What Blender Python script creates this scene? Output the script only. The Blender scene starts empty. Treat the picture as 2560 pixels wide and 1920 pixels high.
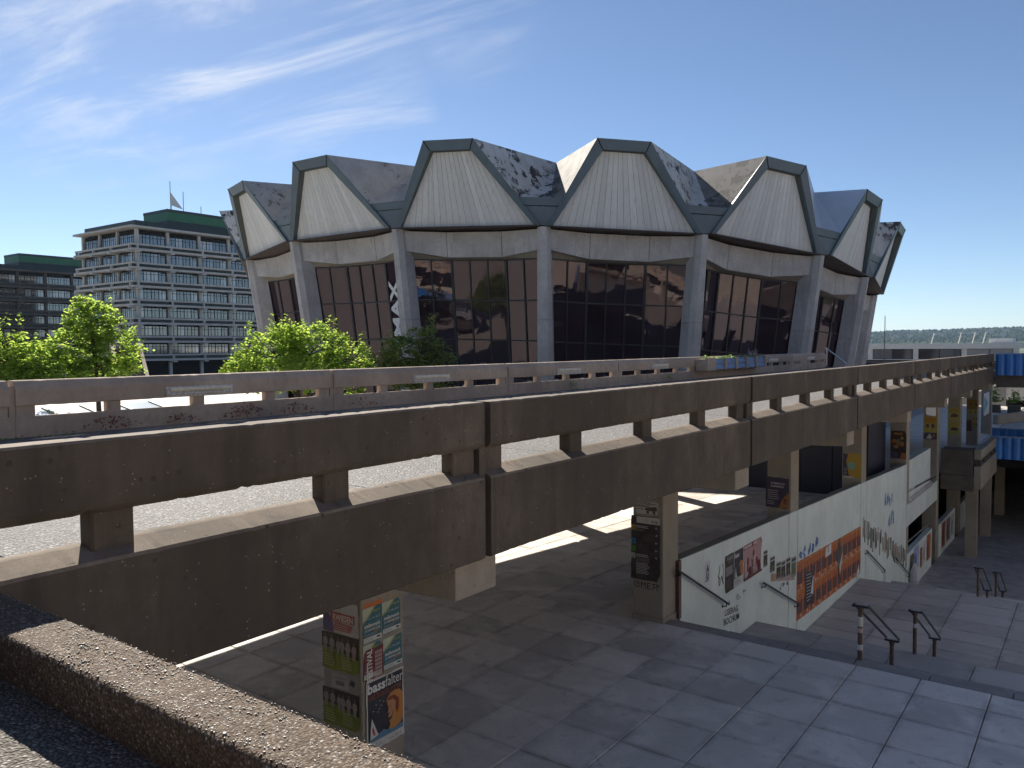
import bpy, math, random, bmesh
from mathutils import noise as mn
from mathutils import Vector as V, Matrix
random.seed(7)
R_ = math.radians
scene = bpy.context.scene
COL = scene.collection

# ------------------------------------------------------------------ camera
EYE = V((0, 0, 5.15))
yaw, pitch, roll = R_(36.41), R_(2.628), R_(0.3975)
fwd = V((-math.sin(yaw)*math.cos(pitch), math.cos(yaw)*math.cos(pitch), -math.sin(pitch)))
rgt = V((math.cos(yaw), math.sin(yaw), 0))
dwn = fwd.cross(rgt)
cr, sr = math.cos(roll), math.sin(roll)
cx_ = rgt*cr + dwn*sr
cy_ = dwn*cr - rgt*sr
camd = bpy.data.cameras.new('camera')
cam = bpy.data.objects.new('camera', camd)
COL.objects.link(cam)
M = Matrix((cx_, -cy_, -fwd)).transposed().to_4x4()
M.translation = EYE
cam.matrix_world = M
camd.sensor_width = 36
camd.lens = 36*2018/2560
camd.clip_start = 0.05
camd.clip_end = 30000
scene.camera = cam

# ------------------------------------------------------------------ sky and sun
SUN = V((-1, 0.55, 0.82)).normalized()          # towards the sun
elev = math.asin(SUN.z)
world = bpy.data.worlds.new('World')
scene.world = world
world.use_nodes = True
wn, wl = world.node_tree.nodes, world.node_tree.links
wn.clear()
def W(t, **k):
    n = wn.new(t)
    for a, b in k.items(): setattr(n, a, b)
    return n
sky = W('ShaderNodeTexSky', sky_type='NISHITA', sun_disc=False)
sky.sun_elevation = elev
sky.sun_rotation = math.atan2(SUN.x, SUN.y)
sky.altitude = 120
sky.air_density = 0.7
sky.dust_density = 0.1
sky.ozone_density = 2.5
bg = W('ShaderNodeBackground')
bg.inputs['Strength'].default_value = 0.066
wo = W('ShaderNodeOutputWorld')
# thin cirrus: stretched noise on a plane high above, thinned out by a broad patchiness
tc = W('ShaderNodeTexCoord')
sep = W('ShaderNodeSeparateXYZ'); wl.new(tc.outputs['Generated'], sep.inputs[0])
def WM(op, a, b=None, c=None, clamp=False):
    n = W('ShaderNodeMath', operation=op, use_clamp=clamp)
    for i, x in enumerate((a, b, c)):
        if x is None: continue
        if isinstance(x, (int, float)): n.inputs[i].default_value = x
        else: wl.new(x, n.inputs[i])
    return n.outputs[0]
zc = WM('MAXIMUM', sep.outputs['Z'], 0.03)
px = WM('DIVIDE', sep.outputs['X'], zc); py = WM('DIVIDE', sep.outputs['Y'], zc)
cmb = W('ShaderNodeCombineXYZ'); wl.new(px, cmb.inputs[0]); wl.new(py, cmb.inputs[1])
def wnoise(scale, rot, loc, sc, detail=6, rough=.6, dist=0.):
    mp = W('ShaderNodeMapping'); mp.inputs['Rotation'].default_value = (0, 0, rot)
    mp.inputs['Location'].default_value = loc; mp.inputs['Scale'].default_value = sc
    wl.new(cmb.outputs[0], mp.inputs[0])
    nz = W('ShaderNodeTexNoise'); nz.inputs['Scale'].default_value = scale
    nz.inputs['Detail'].default_value = detail; nz.inputs['Roughness'].default_value = rough
    nz.inputs['Distortion'].default_value = dist
    wl.new(mp.outputs[0], nz.inputs['Vector'])
    return nz.outputs['Fac']
def wramp(f, a, b):
    n = W('ShaderNodeMapRange'); n.interpolation_type = 'SMOOTHSTEP'
    n.inputs[1].default_value = a; n.inputs[2].default_value = b
    wl.new(f, n.inputs[0]); return n.outputs[0]
def patch(dirv, rx):
    d = V(dirv).normalized()
    n = W('ShaderNodeVectorMath', operation='DOT_PRODUCT'); n.inputs[1].default_value = d
    wl.new(tc.outputs['Generated'], n.inputs[0])
    mr = W('ShaderNodeMapRange'); mr.interpolation_type = 'SMOOTHSTEP'
    mr.inputs[1].default_value = math.cos(R_(rx)); mr.inputs[2].default_value = math.cos(R_(rx*.25))
    wl.new(n.outputs['Value'], mr.inputs[0]); return mr.outputs[0]
streak = wnoise(1.1, R_(-20), (3.1, 1.7, 0), (0.55, 1.9, 1), 9, .62, .6)
fine = wramp(streak, .44, .74)
broad = WM('ADD', patch((-0.835, 0.428, 0.344), 12), patch((-0.721, 0.596, 0.353), 9.5))
broad = WM('MAXIMUM', broad, WM('MULTIPLY', patch((-0.582, 0.719, 0.380), 5.5), .75))
broad = WM('MAXIMUM', broad, WM('MULTIPLY', patch((-0.674, 0.689, 0.265), 3.2), .6))
broad = WM('MAXIMUM', broad, WM('MULTIPLY', wramp(wnoise(.35, 0, (9.3, 4.4, 0), (1, 1, 1), 2), .66, .86), .5))
cl = WM('MULTIPLY', fine, broad, clamp=True)
low = wramp(sep.outputs['Z'], .03, .10)
cl = WM('MULTIPLY', cl, low)
# low puffs over the far ridge
puff = wramp(wnoise(.19, 0, (1.3, .4, 0), (1, 1, 1), 6, .6), .60, .70)
band = WM('MULTIPLY', wramp(sep.outputs['Z'], .018, .026), WM('SUBTRACT', 1.0, wramp(sep.outputs['Z'], .034, .05)))
cl = WM('ADD', WM('MULTIPLY', cl, .75), WM('MULTIPLY', WM('MULTIPLY', puff, band), .55), clamp=True)
mixc = W('ShaderNodeMix', data_type='RGBA')
wl.new(cl, mixc.inputs['Factor']); wl.new(sky.outputs[0], mixc.inputs['A'])
mixc.inputs['B'].default_value = (7.0, 7.4, 8.2, 1)
wl.new(mixc.outputs['Result'], bg.inputs['Color'])
wl.new(bg.outputs[0], wo.inputs['Surface'])

sund = bpy.data.lights.new('sun', 'SUN')
sund.energy = 5.0
sund.angle = R_(0.53)
sund.color = (1.0, .93, .82)
sun = bpy.data.objects.new('sun', sund)
COL.objects.link(sun)
sun.rotation_euler = SUN.to_track_quat('Z', 'Y').to_euler()
sun.location = (-40, 30, 60)

vs = scene.view_settings
vs.view_transform = 'Standard'; vs.look = 'None'; vs.exposure = 0.9; vs.gamma = 1.0
vs.use_curve_mapping = False
scene.cycles.max_bounces = 5
scene.cycles.diffuse_bounces = 4
scene.cycles.glossy_bounces = 3
scene.cycles.use_adaptive_sampling = True
scene.cycles.adaptive_threshold = 0.02
scene.cycles.transparent_max_bounces = 8

# ------------------------------------------------------------------ helpers
def tag(o, label=None, cat=None, group=None, kind=None):
    if label: o['label'] = label
    if cat: o['category'] = cat
    if group: o['group'] = group
    if kind: o['kind'] = kind
    return o
def link(name, me, mat, parent=None):
    o = bpy.data.objects.new(name, me)
    COL.objects.link(o)
    if mat is not None and not me.materials: me.materials.append(mat)
    if parent is not None: o.parent = parent
    return o
def empty(name, loc=(0, 0, 0)):
    # parents stay at the origin of the place so that parts keep world coordinates
    o = bpy.data.objects.new(name, None)
    o.empty_display_size = .2
    COL.objects.link(o)
    o.location = loc
    return o
class MB:
    def __init__(s): s.v = []; s.f = []
    def add(s, vs, fs):
        n = len(s.v); s.v += [tuple(p) for p in vs]; s.f += [tuple(i+n for i in f) for f in fs]; return s
    def box(s, x0, x1, y0, y1, z0, z1):
        return s.add([(x0,y0,z0),(x1,y0,z0),(x1,y1,z0),(x0,y1,z0),(x0,y0,z1),(x1,y0,z1),(x1,y1,z1),(x0,y1,z1)],
                     [(0,3,2,1),(4,5,6,7),(0,1,5,4),(1,2,6,5),(2,3,7,6),(3,0,4,7)])
    def obox(s, o, a, b, c):
        # box from corner o with edge vectors a, b, c
        o, a, b, c = V(o), V(a), V(b), V(c)
        return s.add([o,o+a,o+a+b,o+b,o+c,o+a+c,o+a+b+c,o+b+c],
                     [(0,3,2,1),(4,5,6,7),(0,1,5,4),(1,2,6,5),(2,3,7,6),(3,0,4,7)])
    def poly(s, pts): return s.add(pts, [tuple(range(len(pts)))])
    def slab(s, pts, off):
        # closed plate: polygon pts and its copy shifted by off
        n = len(pts); off = V(off)
        vs = [V(p) for p in pts] + [V(p)+off for p in pts]
        fs = [tuple(range(n-1,-1,-1)), tuple(range(n,2*n))] + [(i,(i+1)%n,(i+1)%n+n,i+n) for i in range(n)]
        return s.add(vs, fs)
    def loft(s, A, B):
        n = len(A)
        return s.add(list(A)+list(B), [tuple(range(n-1,-1,-1)), tuple(range(n,2*n))]+[(i,(i+1)%n,(i+1)%n+n,i+n) for i in range(n)])
    def extr_y(s, prof, y0, y1):
        return s.loft([(x,y0,z) for x,z in prof], [(x,y1,z) for x,z in prof])
    def tube(s, p, q, r, n=8, r2=None):
        p, q = V(p), V(q); d = (q-p).normalized()
        a = d.orthogonal().normalized(); b = d.cross(a); r2 = r if r2 is None else r2
        A = [p+(a*math.cos(t)+b*math.sin(t))*r for t in [2*math.pi*i/n for i in range(n)]]
        B = [q+(a*math.cos(t)+b*math.sin(t))*r2 for t in [2*math.pi*i/n for i in range(n)]]
        return s.loft(A, B)
    def mesh(s, name, smooth=False):
        me = bpy.data.meshes.new(name); me.from_pydata(s.v, [], s.f); me.validate(); me.update()
        if smooth: me.polygons.foreach_set('use_smooth', [True]*len(me.polygons))
        return me
    def build(s, name, mat, parent=None, smooth=False, bevel=0):
        o = link(name, s.mesh(name, smooth), mat, parent)
        import bmesh
        bm = bmesh.new(); bm.from_mesh(o.data)
        bmesh.ops.recalc_face_normals(bm, faces=bm.faces)
        if bevel: bmesh.ops.bevel(bm, geom=[e for e in bm.edges if e.is_manifold], offset=bevel, segments=1, affect='EDGES', clamp_overlap=True)
        bm.to_mesh(o.data); bm.free()
        return o
def lerp(a, b, t): return a+(b-a)*t

# ------------------------------------------------------------------ materials
class NT:
    def __init__(s, name):
        s.m = bpy.data.materials.new(name); s.m.use_nodes = True
        s.t = s.m.node_tree; s.n = s.t.nodes; s.l = s.t.links
        s.p = s.n['Principled BSDF']; s.out = s.n['Material Output']
        s.geo = s.n.new('ShaderNodeNewGeometry')
    def set(s, sock, val):
        if isinstance(val, (int, float)): sock.default_value = val
        elif isinstance(val, tuple): sock.default_value = val+(1,) if len(val) == 3 and len(sock.default_value) == 4 else val
        else: s.l.new(val, sock)
    def map(s, sc=(1,1,1), rot=(0,0,0)):
        n = s.n.new('ShaderNodeMapping'); n.inputs['Scale'].default_value = sc; n.inputs['Rotation'].default_value = rot
        s.l.new(s.geo.outputs['Position'], n.inputs[0]); return n.outputs[0]
    def noise(s, scale, detail=4, rough=.55, vec=None, dist=0):
        n = s.n.new('ShaderNodeTexNoise'); n.inputs['Scale'].default_value = scale
        n.inputs['Detail'].default_value = detail; n.inputs['Roughness'].default_value = rough
        n.inputs['Distortion'].default_value = dist
        s.l.new(vec or s.geo.outputs['Position'], n.inputs['Vector']); return n.outputs['Fac']
    def vor(s, scale, feature='F1', vec=None, out='Distance', rand=1):
        n = s.n.new('ShaderNodeTexVoronoi'); n.inputs['Scale'].default_value = scale; n.feature = feature
        n.inputs['Randomness'].default_value = rand
        s.l.new(vec or s.geo.outputs['Position'], n.inputs['Vector']); return n.outputs[out]
    def ramp(s, f, a, b, lo=0., hi=1., smooth=True):
        n = s.n.new('ShaderNodeMapRange'); n.interpolation_type = 'SMOOTHSTEP' if smooth else 'LINEAR'
        for i, x in ((1,a),(2,b),(3,lo),(4,hi)): n.inputs[i].default_value = x
        s.l.new(f, n.inputs[0]); return n.outputs[0]
    def mix(s, f, a, b, mode='MIX'):
        n = s.n.new('ShaderNodeMix'); n.data_type = 'RGBA'; n.blend_type = mode
        s.set(n.inputs['Factor'], f); s.set(n.inputs['A'], a); s.set(n.inputs['B'], b); return n.outputs['Result']
    def math(s, op, a, b=0.):
        n = s.n.new('ShaderNodeMath'); n.operation = op; s.set(n.inputs[0], a); s.set(n.inputs[1], b); return n.outputs[0]
    def rnd(s):
        n = s.n.new('ShaderNodeObjectInfo'); return n.outputs['Random']
    def bump(s, h, strength=.3, dist=.01):
        n = s.n.new('ShaderNodeBump'); n.inputs['Strength'].default_value = strength; n.inputs['Distance'].default_value = dist
        s.l.new(h, n.inputs['Height']); s.l.new(n.outputs[0], s.p.inputs['Normal'])
    def done(s, col, rough=.85, spec=.3, metal=0.):
        s.set(s.p.inputs['Base Color'], col); s.set(s.p.inputs['Roughness'], rough)
        s.p.inputs['Specular IOR Level'].default_value = spec; s.p.inputs['Metallic'].default_value = metal
        return s.m
def scl(c, k): return tuple(x*k for x in c)

def concrete(name, c, var=.25, streak=.25, pits=.5, chips=0., grain=60, bumpd=.006, lichen=0., stain_shade=0.):
    t = NT(name)
    big = t.noise(.55, 5, .6); mid = t.noise(4.5, 5, .65)
    k = t.mix(t.ramp(big, .3, .7), scl(c, 1-var), scl(c, 1+var*.7))
    k = t.mix(t.ramp(mid, .35, .75, 0, .55), k, scl(c, 1-var*1.5))
    st = t.noise(1.6, 5, .6, t.map((2.2, 2.2, .16)))
    k = t.mix(t.ramp(st, .5, .78, 0, streak), k, scl(c, .38))
    fine = t.noise(grain, 3, .7)
    k = t.mix(t.ramp(fine, .35, .7, 0, .35), k, scl(c, .55))
    h = t.math('MULTIPLY', fine, .5)
    if stain_shade:                                            # algae stain plus painted shade: upright faces darkened, sills left light
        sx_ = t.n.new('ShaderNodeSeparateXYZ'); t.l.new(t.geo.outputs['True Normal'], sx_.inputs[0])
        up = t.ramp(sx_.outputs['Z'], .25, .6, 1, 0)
        so = t.math('MULTIPLY', t.math('MULTIPLY', up, t.ramp(t.noise(1.1, 5, .65, t.map((1, 1, .45))), .2, .62, .55, 1)), stain_shade)
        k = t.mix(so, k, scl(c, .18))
    if pits:
        pv = t.vor(7.5); ps = t.noise(2.3, 2)
        pm = t.math('MULTIPLY', t.ramp(pv, .10, .17, 1, 0), t.ramp(ps, .44, .52))
        k = t.mix(t.math('MULTIPLY', pm, pits), k, scl(c, .3))
        h = t.math('SUBTRACT', h, t.math('MULTIPLY', pm, .8))
    if chips:
        cv = t.vor(26); cs = t.noise(7, 2)
        cm = t.math('MULTIPLY', t.ramp(cv, .12, .18, 1, 0), t.ramp(cs, .57, .61))
        k = t.mix(t.math('MULTIPLY', cm, chips), k, (.55, .52, .47))
        h = t.math('ADD', h, t.math('MULTIPLY', cm, .5))
    if lichen:
        lm = t.math('MULTIPLY', t.ramp(t.noise(3.2, 5, .7), .6, .66), lichen)
        k = t.mix(lm, k, (.30, .30, .22))
    t.bump(h, .55, bumpd)
    return t.done(k, .9, .25)

m_bridge = concrete('exposed aggregate concrete', (.25, .207, .168), .3, .8, .9, .4, 70, stain_shade=.72)
m_farpar = concrete('brown parapet concrete', (.53, .43, .345), .22, .3, .3, .4, 70)
m_pillar = concrete('beige concrete', (.35, .315, .26), .2, .3, .3, 0, 50)
m_grey = concrete('grey fair-faced concrete', (.585, .56, .54), .2, .5, .35, 0, 45)
m_dark = concrete('dark weathered concrete', (.14, .125, .11), .3, .5, .4, .2, 60)
m_office = concrete('pale office concrete', (.52, .50, .47), .12, .3, 0, 0, 30)
m_step = concrete('step stone', (.40, .365, .34), .25, .1, .3, .2, 60)

def aggregate(name, c1, c2, c3, scale, bumpd, gloss=.45, spec=.12):
    t = NT(name)
    vc = t.vor(scale, out='Color'); vd = t.vor(scale)
    sp = t.n.new('ShaderNodeSeparateColor'); t.l.new(vc, sp.inputs[0])
    k = t.mix(t.ramp(sp.outputs[0], .1, .8), c1, c2)
    k = t.mix(t.ramp(sp.outputs[1], .88, .95), k, c3)
    k = t.mix(t.ramp(vd, .35, .75, 0, .75), k, scl(c1, .4))
    d = t.ramp(t.noise(.7, 5, .6), .35, .75, 0, .35)
    k = t.mix(d, k, scl(c1, .7))
    t.bump(t.math('ADD', t.ramp(vd, .1, .8, 1, 0), t.math('MULTIPLY', t.noise(scale*1.8, 2), .6)), .9, bumpd)
    return t.done(k, gloss, spec)
m_deck = aggregate('deck aggregate', (.20, .19, .18), (.31, .298, .285), (.58, .57, .56), 42, .012, .7)
m_wallagg = aggregate('washed pebble concrete', (.12, .088, .066), (.20, .15, .11), (.42, .38, .33), 85, .003, .8)
m_walkway = aggregate('dark walkway aggregate', (.15, .135, .12), (.24, .22, .195), (.4, .38, .35), 60, .008, .8)

def paving(name, c, stain=.5, vary=.35):
    t = NT(name)
    r = t.rnd()
    k = t.mix(t.ramp(r, 0, 1, 0, 1, False), scl(c, 1-vary), scl(c, 1+vary))
    k = t.mix(t.ramp(t.noise(1.1, 6, .65, dist=.6), .42, .68, 0, stain), k, scl(c, 1.55))
    k = t.mix(t.ramp(t.noise(2.7, 5, .7, dist=1.2), .55, .75, 0, stain), k, scl(c, .42))
    k = t.mix(t.ramp(t.noise(90, 2, .7), .4, .75, 0, .5), k, scl(c, .55))
    tcn = t.n.new('ShaderNodeTexCoord'); sx_ = t.n.new('ShaderNodeSeparateXYZ'); t.l.new(tcn.outputs['Generated'], sx_.inputs[0])
    ed = t.math('MINIMUM', t.math('MINIMUM', sx_.outputs[0], t.math('SUBTRACT', 1., sx_.outputs[0])), t.math('MINIMUM', sx_.outputs[1], t.math('SUBTRACT', 1., sx_.outputs[1])))
    dj = t.math('MULTIPLY', t.ramp(ed, 0, .11, 1, 0), t.ramp(t.noise(1.9, 4, .6), .38, .66, .0, .42))
    k = t.mix(dj, k, scl(c, .35))
    sp = t.vor(9); k = t.mix(t.ramp(sp, .07, .10, .55, 0), k, scl(c, .3))
    t.bump(t.noise(110, 2), .4, .004)
    return t.done(k, .72, .35)
m_slab = paving('paving slab', (.68, .62, .555), .55, .2)
m_slab2 = paving('landing slab', (.48, .445, .415), .3, .22)
m_under = paving('brown paving slab', (.60, .55, .49), .3, .16)
m_lower = paving('lower court paving', (.36, .345, .34), .35, .1)
m_forum = paving('forum paving', (.34, .31, .275), .3, .1)
m_joint = NT('joint sand').done((.035, .033, .03), .95, .1)

def paint(name, c, rough=.55, var=.08, scale=2.5, dirt=.2, spec=.4, metal=0.):
    t = NT(name)
    k = t.mix(t.ramp(t.noise(scale, 5, .6), .3, .7), scl(c, 1-var), scl(c, 1+var))
    k = t.mix(t.ramp(t.noise(1.3, 5, .6, t.map((3, 3, .2))), .52, .8, 0, dirt), k, scl(c, .5))
    return t.done(k, rough, spec, metal)
m_white = paint('pale mint wall paint', (.60, .68, .66), .7, .07, 1.3, .25)
def boards(name, c):
    t = NT(name); r = t.rnd()
    k = t.mix(t.ramp(r, 0, 1, 0, 1, False), scl(c, .86), scl(c, 1.06))
    k = t.mix(t.ramp(t.noise(1.4, 5, .65, t.map((3.5, 3.5, .14))), .48, .8, 0, .55), k, (c[0]*.55, c[1]*.56, c[2]*.48))
    k = t.mix(t.ramp(t.noise(.5, 4), .35, .7, 0, .25), k, (c[0]*.8, c[1]*.82, c[2]*.7))
    return t.done(k, .6, .35)
m_clad = boards('white fibre cladding', (.72, .72, .71))
m_clad2 = m_clad
m_metal = paint('slate blue sheet metal', (.095, .14, .175), .42, .10, .6, .15, .5)
m_reveal = paint('olive grey metal', (.10, .112, .098), .5, .1, .8, .2)
m_mull = paint('dark bronze mullion', (.035, .036, .042), .45, .1, 2, .1)
m_soffit = paint('brown underside', (.085, .062, .052), .7, .2, 1, .2)
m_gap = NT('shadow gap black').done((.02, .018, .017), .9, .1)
m_navy = paint('navy panel', (.028, .032, .055), .5, .12, 2, .2)
m_blue = paint('blue corrugated sheet', (.035, .20, .58), .42, .08, 2, .15, .5)
m_bluegrey = paint('blue planter board', (.17, .27, .47), .55, .1, 3, .2)
m_black = paint('black lacquer steel', (.022, .023, .026), .35, .1, 6, .1, .5)
m_rust = paint('brown wrapped steel', (.11, .075, .06), .6, .3, 12, .3)
m_steel = NT('brushed steel').done((.55, .56, .58), .3, .5, .9)
m_paper = paint('paper', (.70, .69, .66), .7, .06, 8, .05)
m_lamp = paint('yellowed lamp cover', (.80, .73, .58), .45, .1, 6, .15)
m_rawmetal = paint('flaking aluminium', (.60, .58, .55), .5, .3, 14, .4, .5)
m_roofdark = paint('dark roof sheet', (.035, .05, .055), .55, .1, .5, .1)
m_green = paint('green metal band', (.035, .15, .075), .5, .12, .4, .1)
m_bwhite = paint('white render', (.62, .62, .60), .6, .04, 1, .1)
m_tree = concrete('bark', (.10, .075, .055), .3, .2, 0, 0, 40)
m_petal = NT('pale petals').done((.62, .45, .60), .7, .2)
m_mast = NT('mast').done((.22, .22, .22), .5, .4)

def roofpaint(name, white, dark, amount, c2):
    t = NT(name)
    mk = t.ramp(t.noise(.95, 12, .72), amount, amount+.03)
    gate = t.ramp(t.noise(.25, 3, .5), .34, .50)
    k = t.mix(t.ramp(t.noise(.8, 5), .3, .7), white, c2)
    k = t.mix(t.ramp(t.noise(1.5, 5, .6, t.map((1.2, 1.2, .2))), .5, .75, 0, .4), k, scl(white, .55))
    k = t.mix(t.math('MULTIPLY', mk, gate), k, dark)
    t.bump(t.noise(8, 5), .4, .03)
    return t.done(k, .7, .3)
m_roof = roofpaint('peeling white roof coating', (.60, .59, .57), (.06, .05, .045), .52, (.50, .485, .46))
m_roofc = roofpaint('bare roof concrete', (.50, .465, .43), (.17, .15, .135), .57, (.40, .37, .34))  # lightened in colour for the folds that lie in shade
m_roofc_dim = roofpaint('roof concrete dimmed for sun', (.25, .23, .205), (.09, .08, .07), .50, (.19, .175, .155))  # roof concrete darkened in colour to tone down folds the sun strikes
m_roofs = paint('smooth pale roof', (.50, .55, .62), .45, .05, .5, .1)

def glass(name, tint, refl, base):
    t = NT(name)
    lw = t.n.new('ShaderNodeLayerWeight'); lw.inputs['Blend'].default_value = .35
    d = t.n.new('ShaderNodeBsdfDiffuse'); g = t.n.new('ShaderNodeBsdfGlossy'); mx = t.n.new('ShaderNodeMixShader')
    t.set(d.inputs['Color'], base); t.set(g.inputs['Color'], tint); g.inputs['Roughness'].default_value = .015
    f = t.math('ADD', t.math('MULTIPLY', lw.outputs['Fresnel'], .7), refl)
    t.l.new(f, mx.inputs[0]); t.l.new(d.outputs[0], mx.inputs[1]); t.l.new(g.outputs[0], mx.inputs[2])
    bp = t.n.new('ShaderNodeBump'); bp.inputs['Strength'].default_value = .10; bp.inputs['Distance'].default_value = .05
    t.l.new(t.noise(.55, 3, .5, t.map((1, 1, 1.8)), .4), bp.inputs['Height']); t.l.new(bp.outputs[0], g.inputs['Normal'])
    t.l.new(mx.outputs[0], t.out.inputs['Surface'])
    return t.m
m_glass = glass('bronze tinted glass', (.50, .43, .45), .12, (.034, .021, .028))
def officeglass(name):
    t = NT(name)
    r = t.rnd()
    k = t.mix(t.ramp(r, .62, .64, 0, 1), (.03, .035, .045), (.36, .37, .38)); k = t.mix(t.ramp(r, .86, .87, 0, 1), k, (.16, .17, .19))
    t.set(t.p.inputs['Base Color'], k)
    t.p.inputs['Roughness'].default_value = .06; t.p.inputs['Specular IOR Level'].default_value = 1.0
    t.p.inputs['IOR'].default_value = 1.9
    return t.m
m_oglass = officeglass('office window glass')
m_skyglass = NT('skylight glass').done((.45, .50, .56), .12, .8)

def leafmat(name, c, tr, k=.6):
    t = NT(name)
    n = t.noise(3.5, 3)
    d = t.n.new('ShaderNodeBsdfDiffuse'); x = t.n.new('ShaderNodeBsdfTranslucent'); mx = t.n.new('ShaderNodeMixShader')
    t.l.new(t.mix(t.ramp(n, .3, .7), scl(c, .6), scl(c, 1.35)), d.inputs['Color'])
    t.l.new(t.mix(t.ramp(n, .3, .7), (tr[0]*.55, tr[1]*.75, tr[2]), scl(tr, 1.25)), x.inputs['Color'])
    mx.inputs[0].default_value = k
    t.l.new(d.outputs[0], mx.inputs[1]); t.l.new(x.outputs[0], mx.inputs[2]); t.l.new(mx.outputs[0], t.out.inputs['Surface'])
    return t.m
m_leaf = leafmat('maple leaves', (.125, .165, .05), (.58, .70, .11), .6)
m_leaf2 = leafmat('dull leaves', (.14, .16, .06), (.52, .56, .13), .5)
m_weed = leafmat('reddish weeds', (.30, .15, .12), (.55, .25, .18), .4)
m_flowerleaf = leafmat('planter leaves', (.10, .17, .05), (.35, .45, .10), .5)

FLAT = {}
def flat(c, rough=.6):
    key = tuple(round(x, 3) for x in c)+(rough,)
    if key not in FLAT:
        t = NT('print %d' % len(FLAT)); c = tuple(c)
        k = t.mix(t.ramp(t.noise(7, 5, .65), .3, .75, 0, .45), c, tuple(x*.55+.09 for x in c))
        k = t.mix(t.ramp(t.noise(16, 5, .7, dist=.5), .62, .7, 0, .5), k, tuple(x*.45 for x in c))
        t.bump(t.noise(22, 3, .6), .35, .004)
        FLAT[key] = t.done(k, rough, .3)
    return FLAT[key]

# ================================================================== SETTING
def floorz(y):                     # the court falls gently along the bridge
    return 0 if y < 12.5 else (-.038*(y-12.5) if y < 45 else -1.235)

g = MB(); g.poly([(-9000, -3000, -6.4), (9000, -3000, -6.4), (9000, 12000, -6.4), (-9000, 12000, -6.4)])
tag(g.build('ground', paint('far land', (.10, .12, .06), .9, .3, .004, 0)), kind='structure')

# paved court on the level of the hall, one sheet with a bend at each change of slope
PZ = .06
ys = [-70, 12.5, 45, 260]
pl = MB()
for a, b in zip(ys, ys[1:]):
    pl.poly([(-300, a, floorz(a)-PZ), (-6.52, a, floorz(a)-PZ), (-6.52, b, floorz(b)-PZ), (-300, b, floorz(b)-PZ)])
pl.poly([(-6.52, -70, -PZ), (60, -70, -PZ), (60, 13.5, -PZ), (-6.52, 13.5, -PZ)])
plaza = tag(pl.build('plaza', m_joint), kind='structure')
# forum beyond the bridge: paving too far off to tell its slabs apart
fo = MB()
for a, b in zip(ys, ys[1:]):
    fo.poly([(-300, a, floorz(a)-.004), (-13.62, a, floorz(a)-.004), (-13.62, b, floorz(b)-.004), (-300, b, floorz(b)-.004)])
tag(fo.build('forum_pavement', m_forum), kind='structure')
cp = MB(); cp.poly([(-6.52, -70, -.008), (60, -70, -.008), (60, 3.36, -.008), (-6.52, 3.36, -.008)])
cp.poly([(.63, 3.36, -.008), (60, 3.36, -.008), (60, 13.5, -.008), (.63, 13.5, -.008)])
tag(cp.build('court_pavement', m_slab2), kind='structure')
cp = MB()
for a, b in ((-70, 3.36),):
    cp.poly([(-13.62, a, -.008), (-6.52, a, -.008), (-6.52, b, -.008), (-13.62, b, -.008)])
cp.poly([(-13.62, 37.8, floorz(37.8)-.008), (-6.52, 37.8, floorz(37.8)-.008), (-6.52, 45, floorz(45)-.008), (-13.62, 45, floorz(45)-.008)])
cp.poly([(-13.62, 45, floorz(45)-.008), (-6.52, 45, floorz(45)-.008), (-6.52, 96, floorz(96)-.008), (-13.62, 96, floorz(96)-.008)])
tag(cp.build('gallery_pavement', m_under), kind='structure')

def slabmesh(w, d, name):
    m = MB(); h = .055; b = .006; g_ = .007
    x0, x1, y0, y1 = g_, w-g_, g_, d-g_
    m.add([(x0,y0,-h),(x1,y0,-h),(x1,y1,-h),(x0,y1,-h),(x0,y0,-b),(x1,y0,-b),(x1,y1,-b),(x0,y1,-b),
           (x0+b,y0+b,0),(x1-b,y0+b,0),(x1-b,y1-b,0),(x0+b,y1-b,0)],
          [(0,1,5,4),(1,2,6,5),(2,3,7,6),(3,0,4,7),(4,5,9,8),(5,6,10,9),(6,7,11,10),(7,4,8,11),(8,9,10,11)])
    return m.mesh(name)
G = .94
s_sq = slabmesh(G, G, 'slab'); s_half = slabmesh(G, .66, 'slab')
s_sq.materials.append(m_slab); s_half.materials.append(m_slab)
s_un = slabmesh(G, G, 'slab'); s_un.materials.append(m_slab)
nslab = 0
def put(me, x, y, z, parent, tilt=None):
    o = link('slab', me, None, parent); o.location = (x, y, z+random.uniform(-.003, .003))
    o.rotation_euler = (random.uniform(-.002, .002)+(tilt or 0), random.uniform(-.002, .002), 0)
    return o
rows = [12.88-G*k for k in range(1, 11)]
for ci in range(-2, 6):                                # open court
    x0 = -1.26-G*(ci+1)
    put(s_half, x0, 12.88, 0, plaza)
    for y in rows: put(s_sq, x0, y, 0, plaza)
for ci in range(6, 13):                                # shaded strip under the bridge
    x0 = -1.26-G*(ci+1)
    put(s_half if ci < 6 else s_half, x0, 12.88, floorz(12.9), plaza)
    for y in rows: put(s_un, x0, y, 0, plaza)
un2 = slabmesh(1.41, 1.88, 'slab'); un2.materials.append(m_slab)
for j in range(13):                                     # longer slabs where the floor falls
    y0 = 13.54+1.88*j
    for i in range(5):
        x0 = -6.54-1.41*(i+1)
        put(un2, x0, y0, floorz(y0+.0)-.0, plaza, tilt=math.atan(-.038))

# kerb stone at the head of the stairs
NX = 14
for i in range(7):
    x0 = -6.5+1.1*i
    b = MB(); b.box(x0+.006, x0+1.094, 13.545, 13.86, -.17, .004)
    b.build('edge_stone', m_step, plaza, bevel=.012)

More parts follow.
